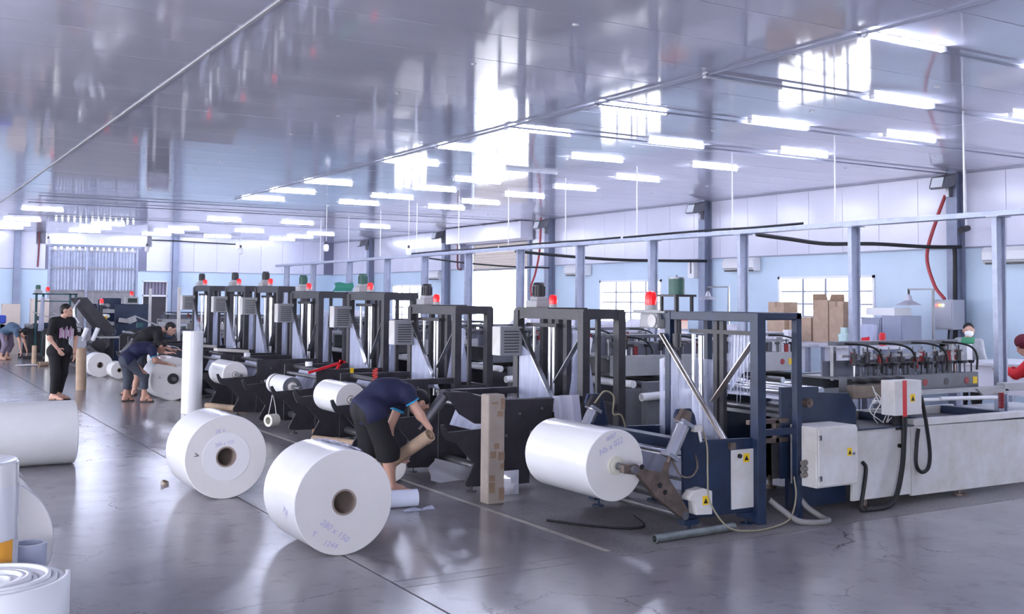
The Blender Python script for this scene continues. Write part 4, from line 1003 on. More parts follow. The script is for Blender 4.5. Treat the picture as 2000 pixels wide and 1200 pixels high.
def bundle(x, y, z, sx, sy, sz, lab, seed):
    rg = random.Random(seed); rows = []; n_, m_ = 14, 8
    mb = MB()
    for j in range(m_ + 1):
        t = R(-90 + 180 * j / m_); r_ = []
        for i in range(n_):
            a = 2 * math.pi * i / n_; k_ = 1 + rg.uniform(-.10, .10)
            cx = math.copysign(abs(math.cos(a)) ** .6, math.cos(a)); cy = math.copysign(abs(math.sin(a)) ** .6, math.sin(a)); ct = max(.02, math.cos(t)) ** .5
            r_.append((x + sx / 2 * cx * ct * k_, y + sy / 2 * cy * ct * k_, max(z, z + sz / 2 + sz / 2 * math.sin(t) * k_)))
        r_.append(r_[0]); rows.append(r_)
    mb.sheet(rows)
    O('film_bag_bundle', mb, wpm, lab, 'bundle', 'white bag bundles')
for q, (x, y, z, sx, sy, sz, lab) in enumerate([
    (13.1, 14.1, BZ, .4, .34, .26, 'crumpled white bag bundle under the low carton'),
    (13.1, 13.25, BZ, .5, .7, .16, 'flat white bag bundle in front of the tallest carton'),
    (13.15, 16.0, BZ, .5, .8, .12, 'white bag bundle under the red-striped carton'),
    (13.2, 16.9, BZ, .5, .7, .30, 'tall white bag bundle behind the navy gantry beam'),
    (13.1, 17.8, BZ, .5, .6, .24, 'white bag bundle near the second wall column'),
    (13.2, 19.3, BZ, .5, .7, .24, 'white bag bundle at the right of the second window'),
    (13.2, 20.4, BZ, .5, .8, .34, 'largest white bag bundle under the second window'),
    (13.2, 21.4, BZ, .5, .6, .22, 'white bag bundle at the left of the second window'),
    (13.2, 30.2, BZ, .5, .8, .28, 'white bag bundle on the far bench, nearer one'),
    (13.2, 31.5, BZ, .5, .9, .30, 'white bag bundle on the far bench, farther one')]): bundle(x, y, z, sx, sy, sz, lab, q)
O('paper_stack', MB().box(13.0, 13.2, 12.72, 12.84, BZ, BZ + .20), whitepl, 'upright pale paper stack before the tallest carton', 'paper', bev=.003)
o = T('grey_locker', 'grey metal locker with clutter on top right of the nearest window', 'locker', (14.07, 11.53, 0))
P('locker_body', MB().box(13.85, 14.3, 11.54, 11.94, 0, 1.56), M('locker_grey', (150, 156, 176), .45), o, bev=.006)
P('locker_body', MB().box(13.85, 14.3, 11.12, 11.52, 0, 1.60), M('locker_grey', (150, 156, 176), .45), o, bev=.006)
P('locker_door', MB().box(13.835, 13.85, 11.56, 11.92, .05, 1.53), M('locker_grey', (150, 156, 176), .45), o)
P('locker_door', MB().box(13.835, 13.85, 11.14, 11.50, .05, 1.57), M('locker_grey', (150, 156, 176), .45), o)
O('tray', MB().box(13.88, 14.28, 11.30, 11.86, 1.601, 1.62).box(13.88, 13.90, 11.30, 11.86, 1.62, 1.72).box(14.26, 14.28, 11.30, 11.86, 1.62, 1.72).box(13.90, 14.26, 11.30, 11.32, 1.62, 1.72).box(13.90, 14.26, 11.84, 11.86, 1.62, 1.72), whitepl, 'pale wire tray on top of the grey locker', 'tray')
o = T('printed_bag', 'clear plastic bag with red print standing in front of the locker', 'bag', (13.4, 11.5, 1.14))
P('bag_body', MB().prism([(11.28, 1.14), (11.72, 1.14), (11.75, 1.36), (11.76, 1.46), (11.26, 1.46)], 'x', 13.35, 13.45), pfilm2, o, bev=.02)
P('red_print', MB().prism([(11.34, 1.18), (11.68, 1.18), (11.68, 1.22), (11.34, 1.27)], 'x', 13.344, 13.349), redm, o, smooth=False)
bench(10.95, 11.98, 12.9, 13.7, 1.14, 'short pale bench under the red-printed plastic bag')
O('red_can', MB().lathe([(0, 0), (.05, 0), (.05, .17), (.03, .2), (0, .2)], (13.4, 11.14, 1.14), (0, 0, 1), 16), redm, 'red can beside the printed plastic bag', 'can')
O('white_jar', MB().lathe([(0, 0), (.09, 0), (.10, .15), (.06, .17), (.06, .26), (0, .26)], (13.4, 11.89, 1.14), (0, 0, 1), 18), M('mint_jar', (196, 220, 216), .2), 'pale mint plastic jar left of the printed bag', 'jar')
def desklamp(x, y, zt, yp, z0, lab):
    o = T('bench_lamp', lab, 'lamp', (x, yp, z0), 'cone-shaded bench lamps')
    P('stand', MB().box(x - .015, x + .015, yp - .015, yp + .015, z0, zt).box(x - .012, x + .012, min(y, yp), max(y, yp), zt - .025, zt), dsteel, o)
    P('lamp_shade', MB().lathe([(.02, 0), (.04, -.03), (.06, -.10), (.20, -.17), (.198, -.172), (.055, -.105), (.0, -.1)], (x, y, zt - .09), (0, 0, 1), 24), M('lamp_shade_alu', (196, 194, 204), .35, .5), o)
    P('socket', MB().cyl((x, y, zt), (x, y, zt - .1), .018, 10), blackst, o)
    P('bulb', MB().ball((x, y, zt - .22), .05), whitepl, o)
desklamp(14.1, 11.20, 2.03, 10.75, 1.0, 'cone-shaded bench lamp right of the nearest window')
desklamp(14.3, 16.15, 2.10, 15.55, 0.0, 'cone-shaded lamp hanging before the second wall column')
# clutter between machines and benches: white drums by the roller door
for q, (y, z, lab) in enumerate(((22.9, 1.5, 'tall white water drum silhouetted at the near side of the bright doorway'), (24.0, 1.35, 'white drum silhouetted in the bright doorway'))):
    o = T('white_drum', lab, 'drum', (12.2, y, 0))
    P('drum_body', MB().lathe([(0, 0), (.26, 0), (.27, .03), (.27, .5), (.28, .52), (.27, .54), (.27, z - .25), (.20, z - .18), (.09, z - .14), (.09, z - .05), (0, z - .05)], (12.2, y, 0), (0, 0, 1), 28), whitepl, o)
    P('lid', MB().cyl((12.2, y, z - .05), (12.2, y, z), .10, 18), M('lid_blue', (120, 150, 200), .4), o)
# hanging bulbs
for q, (p_, lab) in enumerate((((4.000, 30.616, 3.254), 'leftmost bare bulb hanging on a long wire'), ((6.500, 30.371, 3.135), 'bare bulb hanging on a wire right of the corrugated gate'), ((8.000, 26.630, 2.992), 'bare bulb hanging above the tallest black machines'), ((9.000, 23.291, 2.975), 'bare bulb hanging left of the farthest wall column'), ((10.000, 20.968, 2.830), 'rightmost bare bulb hanging near the bright doorway'))):
    o = T('hanging_bulb', lab, 'bulb', (p_[0], p_[1], p_[2] - .12), 'bare hanging bulbs')
    P('bulb', MB().lathe([(0, -.10), (.05, -.08), (.065, -.02), (.06, .05), (.035, .075), (0, .08)], p_, (0, 0, 1), 16), M('white_bulb', (240, 240, 246), .3), o)
    P('socket', MB().cyl((p_[0], p_[1], p_[2] + .075), (p_[0], p_[1], p_[2] + .14), .025, 10), blackst, o)
    P('wire', MB().cyl((p_[0], p_[1], p_[2] + .14), (p_[0], p_[1], HC), .006, 5), whitepl, o)

# ================================================================== LOOSE THINGS ON THE FLOOR
def core_tube(label, p, q, ro, ri, m=None):
    mb = MB().tube(p, q, ro, ri, 28); return O('cardboard_tube', mb, m or cardb, label, 'cardboard tube', 'cardboard tubes')
core_tube('brown cardboard tube standing by the man in black', (3.52, 21.85, 0), (3.50, 21.85, .80), .095, .08)
core_tube('slim cardboard tube standing left of the two small film rolls', (4.66, 26.7, 0), (4.66, 26.7, .45), .06, .05)
core_tube('short cardboard tube standing at the far left', (3.72, 30.4, 0), (3.72, 30.4, .50), .06, .05)
core_tube('cardboard tube lying at the foot of a standing tube', (3.72, 29.5, .06), (3.95, 29.6, .06), .06, .045)
roll('film_roll', 'tall cream taped roll standing behind the man in black', (4.02, 29.9, 0), (0, 0, 1), .10, .80, .04, side=M('cream_taped_film', (220, 220, 206), .4))
O('paper_sheet', MB().sheet([[(3.2, 29.9, .004), (3.5, 29.7, .02), (3.8, 29.9, .006)], [(3.3, 30.4, .006), (3.6, 30.3, .03), (3.95, 30.4, .008)]]), whitepl, 'white paper sheet on the floor at the far left', 'paper')
cp = T('wrapped_post', 'upright cardboard-wrapped post patched with brown tape before the second machine', 'wrapped post', (4.76, 8.2, 0))
P('cardboard_wrap', MB().box(4.665, 4.835, 8.12, 8.26, 0, .955), M('grey_cardboard', (166, 154, 146), .75, var=.10, vs_=7), cp, bev=.012)
rg = random.Random(4)
for q, (a_, z_, w_, h_) in enumerate(((.12, .82, .05, .10), (.09, .76, .06, .05), (.02, .40, .06, .06), (.10, .38, .07, .07), (.06, .48, .05, .05), (.01, .20, .06, .055), (.01, .10, .06, .09), (.11, .03, .06, .11), (.13, .30, .03, .05), (.03, .87, .07, .02))):
    P('tape_patch', MB().box(4.667 + a_, 4.667 + min(a_ + w_, .166), 8.1185, 8.1202, z_, z_ + h_), tapeb, cp, smooth=False)
silv = M('silver_foil_film', (212, 212, 226), .2, .4, bump=.15, bs=6)
m = MB(); rows = []
for j in range(9):
    t = j / 8; rows.append([(4.72 + .40 * i / 10 + .02 * math.sin(j), 9.33 + .05 * math.sin(t * 5) - .02 * i / 10, .03 + .22 * t - .012 * i) for i in range(11)])
O('foil_sheet', m.sheet(rows), silv, 'bent silver foil sheet leaning under the second machine', 'foil sheet')
m = MB(); rows = []
for j in range(7):
    t = j / 6; w_ = .045 * math.sin(math.pi * min(1, t * 1.0)) + .004
    rows.append([(5.02 + .17 * i / 6, 8.46 - w_ * math.sin(math.pi * i / 6) * (1 + .3 * math.sin(i * 2 + j)), .0 + .22 * t) for i in range(7)])
for j in range(7):
    rows.append([(5.02 + .17 * i / 6, 8.46 + .03 * math.sin(math.pi * i / 6) * math.sin(math.pi * (6 - j) / 6), .22 * (6 - j) / 6) for i in range(7)])
O('foil_pouch', m.sheet(rows), silv, 'shiny silver pouch standing behind the wrapped post', 'pouch')
st = T('film_offcut', 'short milky film roll lying behind the nearest large roll', 'film roll', (3.95, 8.3, 0))
P('film_winding', MB().tube((3.60, 8.46, .075), (4.10, 8.36, .075), .075, .01, 28), M('bluish_film', (214, 220, 240), .2), st)
P('loose_film_end', MB().sheet([[(3.9 + .28 * i / 5, 8.26 - .03 * j, .004 + .012 * ((i * j) % 3)) for i in range(6)] for j in range(4)]), pfilm2, st)
O('steel_pipe', MB().tube((5.02, 6.26, .032), (5.84, 6.30, .032), .032, .027, 20), M('zinc_pipe', (140, 148, 150), .4, .6, var=.25, vs_=14), 'grey steel pipe lying on the floor before the navy machine', 'pipe')
o = T('bottle_cap', 'small rusty ring lying on the open floor by the large rolls', 'ring', (2.46, 10.48, 0))
P('ring', MB().tube((2.46, 10.48, 0), (2.47, 10.47, .03), .035, .026, 18), M('pale_cap', (180, 164, 150), .5, var=.2), o)
# small items on the roll stands
def tape_roll(label, x, y, z): 
    O('tape_roll', MB().tube((x, y, z), (x, y, z + .06), .05, .03, 20), whitepl, label, 'tape roll')
roll('film_roll', 'small white roll lying at the stooping man\'s feet', (4.40, 9.55, .15), (.25, 1, 0), .15, .22, .05)
tape_roll('white tape roll on the fourth machine', 5.3, 14.3, .841)
tape_roll('white tape roll on the fifth machine', 5.25, 17.0, .841)
hr = T('hanging_tape_roll', 'pale tape roll hanging on a wire from the fourth machine', 'tape roll', (4.55, 13.55, .1))
P('roll_body', MB().tube((4.47, 13.52, .20), (4.60, 13.58, .20), .08, .045, 28), M('ivory_tape', (214, 212, 200), .45), hr)
P('wire_loop', MB().pipe([(4.47, 13.52, .26), (4.52, 13.55, .46), (4.54, 13.58, .52), (4.57, 13.58, .44), (4.60, 13.58, .26)], .006, 5), wirew, hr)
core_tube('orange cardboard tube lying under the fourth machine', (5.0, 13.3, .045), (5.35, 13.05, .045), .045, .03, M('orange_card', (186, 128, 96), .7))
core_tube('brown board tube lying under the third machine arms', (4.75, 12.6, .05), (5.1, 11.8, .05), .05, .035)
core_tube('brown board tube lying under the fifth machine arms', (4.7, 17.3, .05), (5.1, 16.4, .05), .05, .035)
m = MB().pipe([(5.05, 11.55 + .05 * math.cos(a * .7), .95 - .0036 * a + 0) if False else (5.05 + .035 * math.sin(a * .75), 11.44, .98 - .0034 * a) for a in range(84)], .006, 5, 1)
O('coiled_air_hose', m, M('orange_red_hose', (236, 80, 66), .4), 'red coiled air hose hanging behind the stooping man', 'hose')
o = T('red_clamp', 'red clamp handle lying across the fourth machine', 'clamp', (5.3, 13.62, .84))
P('clamp_bar', MB().beam((5.02, 13.56, .80), (5.50, 13.56, .93), .03, .035), redm, o, bev=.004)
P('clamp_jaw', MB().beam((5.50, 13.56, .95), (5.42, 13.56, .84), .03, .03).beam((5.46, 13.56, .95), (5.54, 13.56, .93), .03, .03), redm, o)
O('yellow_tag', MB().box(5.62, 5.67, 13.565, 13.575, .76, .85), yelm, 'yellow tag hanging on the fourth machine', 'tag')
for q, (y, lab) in enumerate(((18.4, 'cream tray of offcuts on the sixth machine'), (20.4, 'cream tray of offcuts on the seventh machine'))):
    O('offcut_tray', MB().beam((5.0 + .1, y - .1, .90), (5.65, y - .1, .86), .25, .05), M('cream_tray', (206, 200, 196), .5), lab, 'tray', bev=.005)

# ---- left foreground: folded sheet rolls standing on end
def coil(x, y, Rr, hgt, turns, lab, m):
    pts = []; n_ = 40 * turns; mb = MB(); rows = [[], []]
    for i in range(n_ + 1):
        a = 2 * math.pi * i / 40; r_ = .08 + (Rr - .08) * i / n_ + .004 * math.sin(a * 3)
        rows[0].append((x + r_ * math.cos(a), y + r_ * math.sin(a), 0.0)); rows[1].append((x + r_ * math.cos(a), y + r_ * math.sin(a), hgt - .012 * math.sin(i * .045)))
    mb.sheet(rows); o = O('foam_coil', mb, m, lab, 'foam roll'); md = o.modifiers.new('thickness', 'SOLIDIFY'); md.thickness = (Rr - .08) / turns * .78; md.offset = 0
    return o
foam = M('white_foam_sheet', (236, 238, 244), .4)
coil(.52, 5.52, .335, .47, 9, 'loosely coiled white foam roll standing at the lower left corner', foam)
def standing(x, y, Rr, z1, lab, bands=0, orange=False, z0=0.):
    o = T('wrapped_roll', lab, 'film roll', (x, y, z0))
    P('film_winding', MB().lathe([(.05, 0), (Rr, 0), (Rr, z1 - z0 - .01), (Rr - .01, z1 - z0), (.06, z1 - z0 - .02), (.05, 0)], (x, y, z0), (0, 0, 1), 56), filmw, o)
    for q in range(bands):
        zz = z0 + (z1 - z0) * (q + .95) / (bands + .4)
        P('wrap_layer', MB().lathe([(Rr + .001, 0), (Rr + .010 - .003 * q, .002), (Rr + .010 - .003 * q, -.30 * (z1 - z0)), (Rr + .001, -.30 * (z1 - z0))], (x, y, zz), (0, 0, 1), 56), M('clear_wrap_layer', (228, 230, 240), .15), o)
    if orange: P('orange_label', MB().sheet([[(x + (Rr + .013) * math.cos(R(a_)), y + (Rr + .013) * math.sin(R(a_)), z_) for a_ in range(-170, -34, 9)] for z_ in (.43, .55)]), M('orange_label', (244, 170, 60), .5), o)
    return o

standing(.44, 6.13, .255, .94, 'wrapped white roll stack standing behind the foam coil with an orange label', 3, True)
lr = roll('film_roll', 'white film roll lying on its side behind the wrapped stack at the left edge', (.56, 6.62, .39), AX, .385, .55, .07, side=filmw)
P('loose_film_end', MB().lathe([(.43, 0), (.432, .3)], (.50, 6.75, .42), AX, 48), pfilm, lr)
O('clear_film_coil', MB().lathe([(.07, 0), (.09, 0), (.09, .45), (.07, .45), (.07, 0)], (.78, 6.33, 0), (0, 0, 1), 32), M('bluish_clear_film', (198, 204, 226), .12), 'small bluish clear film coil standing between the foam coil and the lying roll', 'film roll')

# ================================================================== FAR LEFT: OTHER MACHINES NEAR THE BACK WALL
teal = M('teal_enamel', (52, 92, 98), .45, var=.2)
pr = T('printing_press', 'navy printing press with white rollers and a monitor near the back wall', 'machine', (6.0, 30.4, 0))
P('side_panel', MB().prism([(5.62, .1), (5.62, 1.60), (6.50, 1.60), (6.50, .1)], 'y', 29.98, 30.03), bluest, pr, bev=.01)
P('side_panel', MB().prism([(5.30, .4), (5.30, 1.70), (5.40, 1.76), (5.90, 1.76), (5.90, .4)], 'y', 30.6, 30.65), bluest, pr, bev=.01)
P('side_panel', MB().prism([(5.3, .1), (5.3, 1.6), (6.50, 1.60), (6.50, .1)], 'y', 31.5, 31.55), bluest, pr, bev=.01)
for z in (.98, 1.12, 1.28, 1.44, 1.56): P('press_roller', MB().cyl((5.46, 30.0, z), (5.46, 31.5, z), .05, 16), whitepl if z in (.98, 1.28) else dsteel, pr)
for z in (1.03, 1.36): P('roller_guard', MB().box(5.32, 5.62, 29.97, 30.0, z, z + .10), lgrey, pr, bev=.01)
P('drum', MB().cyl((5.75, 30.06, .75), (5.75, 31.48, .75), .30, 28), dsteel, pr)
P('base_frame', MB().box(5.3, 6.5, 30.05, 31.45, .05, .25), blackst, pr)
mn = P('monitor', MB().box(5.88, 6.22, 29.9, 30.15, 1.60, 1.80), lgrey, pr, bev=.01)
P('screen', MB().box(5.94, 6.18, 29.893, 29.902, 1.64, 1.76), M('dark_screen', (40, 52, 50), .2), mn, smooth=False)
beacon(pr, 6.06, 30.05, 1.80, 1.1)
P('folding_arm', MB().beam((5.72, 29.9, 1.18), (5.98, 29.9, 1.14), .10, .12).beam((5.95, 29.88, 1.14), (6.15, 29.88, 1.22), .12, .16), lgrey, pr, bev=.01)
P('hand_wheel', MB().tube((5.60, 29.97, .85), (5.60, 29.92, .85), .07, .05, 20), dsteel, pr)
P('yellow_guard', MB().box(5.33, 5.43, 29.95, 29.99, 1.17, 1.28), yelm, pr, bev=.005)
us = T('unwind_stand', 'black slanted unwinding stand with two white rollers left of the printing press', 'machine', (5.0, 28.6, 0))
P('stand_beam', MB().prism([(4.45, 1.75), (4.72, 1.78), (5.35, 1.05), (5.35, .75), (5.20, .75)], 'y', 28.8, 28.88), blackst, us, bev=.01)
P('stand_beam', MB().prism([(4.45, 1.75), (4.72, 1.78), (5.35, 1.05), (5.35, .75), (5.20, .75)], 'y', 29.7, 29.78), blackst, us, bev=.01)
P('stand_leg', MB().box(5.2, 5.4, 28.8, 29.78, 0, .8), blackst, us, bev=.01)
P('stand_leg', MB().prism([(4.55, 0), (4.75, 0), (5.3, .55), (5.3, .8)], 'y', 28.78, 28.84), dsteel, us)
P('curved_guard', MB().pipe([(4.55, 28.75, 1.70), (4.42, 28.75, 1.5), (4.42, 28.75, 1.3), (4.52, 28.75, 1.12)], .035, 8), steel, us)
for q, x in enumerate((4.62, 4.88)):
    P('white_cylinder', MB().cyl((x + .09, 28.6, 1.0), (x - .03, 28.6, .68), .055, 18), whitepl, us)
P('dark_drum', MB().cyl((4.50, 28.55, .60), (4.50, 29.3, .60), .20, 26), M('pale_drum', (176, 178, 190), .3), us)
P('drum_band', MB().tube((4.50, 28.7, .60), (4.50, 28.76, .60), .206, .2, 26), blackpl, us)
P('dark_drum', MB().cyl((4.98, 28.55, .52), (4.98, 29.3, .52), .18, 26), blackst, us)
P('arm_plate', MB().prism([(4.62, .50), (4.75, .58), (5.12, .26), (5.05, .16)], 'y', 28.45, 28.5), dsteel, us)
for q in range(3): P('arm_bolt', MB().cyl((4.75 + .12 * q, 28.45, .46 - .1 * q), (4.75 + .12 * q, 28.44, .46 - .1 * q), .02, 10), blackst, us)
P('table_edge', MB().box(5.0, 5.9, 28.5, 28.9, .74, .78), lgrey, us)
beacon(us, 5.18, 29.4, 1.58, 1.2)
P('beacon_post', MB().box(5.15, 5.21, 29.37, 29.43, 1.1, 1.58), blackst, us)
def frame_machine(x0, x1, y, h, lab, m, seed, gant=True):
    rg = random.Random(seed); o = T('film_blowing_frame' if gant else 'slitting_machine', lab, 'machine', ((x0 + x1) / 2, y, 0))
    if gant:
        for x in (x0, x0 + .18, x1 - .15, x1): 
            P('frame_post', MB().box(x - .03, x + .03, y - .03, y + .03, 0, h), m, o)
        P('frame_beam', MB().box(x0 - .1, x1 + .05, y - .03, y + .03, h - .04, h), m, o); P('frame_beam', MB().box(x0, x1, y - .02, y + .02, h - .24, h - .21), m, o)
        P('film_strip', MB().prism([(x0 + .05, .8), (x0 + .22, .8), (x0 + .19, h - .1), (x0 + .12, h - .1)], 'y', y - .05, y - .048), pfilm2, o, smooth=False)
    P('machine_body', MB().prism([(x0 - .2, .12), (x0 - .2, .85), (x0 + .1, 1.0), (x1, .95), (x1 + .1, .8), (x1 + .1, .12)], 'y', y + .1, y + .16), blackst, o, bev=.01)
    P('machine_body', MB().prism([(x0 - .2, .12), (x0 - .2, .85), (x0 + .1, 1.0), (x1, .95), (x1 + .1, .8), (x1 + .1, .12)], 'y', y + 1.1, y + 1.16), blackst, o, bev=.01)
    P('base_rail', MB().box(x0 - .3, x1 + .1, y + .02, y + .1, .10, .18), dsteel, o)
    P('base_rail', MB().box(x0 - .3, x1 + .1, y + 1.1, y + 1.2, .0, .12), blackst, o); P('base_rail', MB().box(x0 - .3, x1 + .1, y + .06, y + .16, .0, .12), blackst, o)
    for q in range(7):
        x = x0 - .1 + (x1 - x0) * q / 6; z = .45 + rg.uniform(0, .5)
        P('roller', MB().cyl((x, y + .0, z), (x, y + 1.2, z), rg.uniform(.03, .07), 14), rg.choice([dsteel, blackst, steel, lgrey]), o)
    for q in range(5):
        x = x0 + (x1 - x0) * (q + .3) / 5; z = .85 + rg.uniform(0, .35)
        P('gear_unit', MB().cbox((x, y + .05, z), (.14, .1, .12)), rg.choice([greyst, teal, bluest, lgrey]), o, bev=.01)
    P('slant_bar', MB().beam((x0 - .1, y - .06, 1.35), (x1, y - .06, .95), .03, .03), lgrey, o)
    return o
o = frame_machine(4.05, 5.1, 33.0, 1.88, 'teal-framed film machine with motor and beacon before the corrugated gate', teal, 2)
motor(o, 4.1, 33.1, 1.88, greenm, .06, .10); beacon(o, 4.35, 33.05, 1.9, 1.2)
sm_ = frame_machine(2.5, 3.4, 34.0, 1.5, 'low dark slitting machine at the far left edge', bluest, 5, False)
frame_machine(.4, 1.9, 33.0, 1.5, 'dark slitting machine mostly beyond the left edge', bluest, 8, False)
P('motor_cover', MB().cbox((3.2, 34.02, 1.12), (.35, .3, .24)), M('bright_blue_paint', (58, 84, 190), .4), sm_, bev=.04)
bo = carton(3.75, 36.5, 0, .5, .5, 1.55, 'tall cream carton by the back wall left of the gate', m=M('cream_carton', (214, 200, 190), .6))
carton(4.55, 36.3, 0, .5, .5, 1.72, 'tallest cream carton by the back wall beside the column', m=M('cream_carton', (214, 200, 190), .6))
frame_machine(4.35, 5.0, 31.2, 1.5, 'dark slitting machine behind the cream taped roll', bluest, 12, False)
frame_machine(5.45, 6.3, 26.2, 1.5, 'dark slitting machine behind the two bending men', blackst, 15, False)
# low equipment rows between the black machines and the back wall
for q, (x0, y, lab) in enumerate(((6.7, 27.0, 'grey film machine bed standing beyond the last black machine'), (7.2, 32.5, 'grey film machine bed near the side door'))):
    o = T('machine_bed', lab, 'machine', (x0 + 1.2, y, 0))
    P('bed_frame', MB().box(x0, x0 + 2.6, y, y + .06, .2, .82), greyst, o); P('bed_frame', MB().box(x0, x0 + 2.6, y + 1.1, y + 1.16, .2, .82), greyst, o)
    for lx in (.1, 2.5): P('bed_leg', MB().box(x0 + lx - .05, x0 + lx + .05, y, y + 1.16, 0, .2), blackst, o)
    for lx in (.3, .7, 1.1, 1.6, 2.1): P('bed_roller', MB().cyl((x0 + lx, y, .88), (x0 + lx, y + 1.16, .88), .05, 14), lgrey, o)
    head(o, x0 + .3, x0 + 2.4, y + .2, .98, 1.14, 1.36, 7, lgrey, 9 + q)
    P('upright', MB().box(x0 - .15, x0 - .08, y - .05, y + .02, 0, 2.05), whitest, o)
# green cloths drying over the gantries
gc = M('green_cloth', (30, 120, 104), .7)
m = MB(); rows = []
for j in range(6): rows.append([(6.2 + .25 * math.sin(j * .5) * .2, 15.0 + .75 * i / 8, 1.905 + .13 * j / 5 - .012 * math.sin(i * .8) * j / 5) for i in range(9)])
O('green_cloth', m.sheet(rows), gc, 'green cloth stretched on top of the fourth machine', 'cloth')

# ================================================================== PEOPLE
def snet(Fd, org, h):
    """surface net of a sampled distance field"""
    nx, ny, nz = Fd.shape
    ins = Fd < 0
    c = np.zeros((nx - 1, ny - 1, nz - 1), int)
    off = [(i, j, k) for i in (0, 1) for j in (0, 1) for k in (0, 1)]
    for i, j, k in off: c += ins[i:nx - 1 + i, j:ny - 1 + j, k:nz - 1 + k]
    act = (c > 0) & (c < 8)
    idx = -np.ones(act.shape, int); cells = np.argwhere(act); idx[act] = np.arange(len(cells))
    acc = np.zeros((len(cells), 3)); cnt = np.zeros(len(cells))
    a, b, d = cells.T
    for o1 in off:
        for ax in range(3):
            if o1[ax]: continue
            o2 = list(o1); o2[ax] = 1
            f1 = Fd[a + o1[0], b + o1[1], d + o1[2]]; f2 = Fd[a + o2[0], b + o2[1], d + o2[2]]
            x = (f1 < 0) != (f2 < 0)
            t = np.where(x, f1 / np.where(x, f1 - f2, 1), 0)
            p = np.tile(np.array(o1, float), (len(cells), 1)); p[:, ax] += t
            acc[x] += p[x]; cnt[x] += 1
    vs_ = (cells + acc / cnt[:, None]) * h + org
    faces = []
    for ax in range(3):
        u_, w_ = (ax + 1) % 3, (ax + 2) % 3
        sl1 = [slice(None)] * 3; sl2 = [slice(None)] * 3; sl1[ax] = slice(0, -1); sl2[ax] = slice(1, None)
        A = ins[tuple(sl1)]; B = ins[tuple(sl2)]
        E_ = np.argwhere(A != B)
        for_ok = (E_[:, u_] > 0) & (E_[:, w_] > 0) & (E_[:, u_] < Fd.shape[u_] - 1) & (E_[:, w_] < Fd.shape[w_] - 1)
        E_ = E_[for_ok]
        q = []
        for du, dw in ((-1, -1), (0, -1), (0, 0), (-1, 0)):
            e = E_.copy(); e[:, u_] += du; e[:, w_] += dw; q.append(idx[e[:, 0], e[:, 1], e[:, 2]])
        q = np.stack(q, 1); fl_ = A[E_[:, 0], E_[:, 1], E_[:, 2]]
        q[~fl_] = q[~fl_][:, ::-1]
        faces.append(q)
    return vs_, np.concatenate(faces)

def sdf_mesh(prims, h, cuts=(), k=.03):
    """prims: ('c', a, b, ra, rb) tapered capsules or ('e', centre, 3x3 axes, radii) ellipsoids, joined smoothly"""
    lo = np.array([1e9] * 3); hi = -lo
    bb = []
    for p in prims:
        if p[0] == 'c':
            r = max(p[3], p[4]); l = np.minimum(p[1], p[2]) - r; u_ = np.maximum(p[1], p[2]) + r
        else:
            r = max(p[3]); l = V3(p[1]) - r; u_ = V3(p[1]) + r
        bb.append((l, u_)); lo = np.minimum(lo, l); hi = np.maximum(hi, u_)
    lo = lo - 3 * h - k; hi = hi + 3 * h + k
    n = np.ceil((hi - lo) / h).astype(int) + 1
    D = np.full(tuple(n), 1.0)
    for p, (l, u_) in zip(prims, bb):
        i0 = np.maximum(0, np.floor((l - lo - k - 2 * h) / h).astype(int)); i1 = np.minimum(n, np.ceil((u_ - lo + k + 2 * h) / h).astype(int) + 1)
        ax = [lo[d_] + h * np.arange(i0[d_], i1[d_]) for d_ in range(3)]
        G = np.stack(np.meshgrid(*ax, indexing='ij'), -1)
        if p[0] == 'c':
            a, b = V3(p[1]), V3(p[2]); ab = b - a; L2 = ab @ ab + 1e-12
            t = np.clip((G - a) @ ab / L2, 0, 1)
            f = np.linalg.norm(G - a - t[..., None] * ab, axis=-1) - (p[3] + (p[4] - p[3]) * t)
        else:
            q = (G - V3(p[1])) @ np.array(p[2]).T / V3(p[3]); ln = np.linalg.norm(q, axis=-1)
            f = (ln - 1) * min(p[3])
        s_ = tuple(slice(i0[d_], i1[d_]) for d_ in range(3)); o = D[s_]
        hh = np.maximum(k - np.abs(o - f), 0) / k
        D[s_] = np.minimum(o, f) - hh * hh * k * .25
    if cuts:
        ax = [lo[d_] + h * np.arange(n[d_]) for d_ in range(3)]
        for pt, nrm, rad in cuts:        # cut away what lies beyond a hem, near its limb only
            nrm = V3(nrm) / np.linalg.norm(nrm)
            l = V3(pt) - rad; u_ = V3(pt) + rad
            i0 = np.clip(np.floor((l - lo) / h).astype(int), 0, n); i1 = np.clip(np.ceil((u_ - lo) / h).astype(int) + 1, 0, n)
            if (i1 <= i0).any(): continue
            G = np.stack(np.meshgrid(*[ax[d_][i0[d_]:i1[d_]] for d_ in range(3)], indexing='ij'), -1)
            s_ = tuple(slice(i0[d_], i1[d_]) for d_ in range(3))
            D[s_] = np.maximum(D[s_], (G - V3(pt)) @ nrm)
    return snet(D, lo, h)

def netobj(name, parts, mat, parent):
    vs_ = []; fs = []; o = 0
    for v, f in parts: vs_.append(v); fs.append(f + o); o += len(v)
    v = np.concatenate(vs_); f = np.concatenate(fs); c = (v.min(0) + v.max(0)) / 2
    me = bpy.data.meshes.new(name); me.from_pydata((v - c).tolist(), [], f.tolist()); me.materials.append(mat)
    me.polygons.foreach_set('use_smooth', [True] * len(me.polygons)); me.update()
    return link(name, me, c - wloc(parent), parent)

def lerp(a, b, t): return V3(a) + (V3(b) - V3(a)) * t
def unit(a): a = V3(a); return a / (np.linalg.norm(a) + 1e-9)

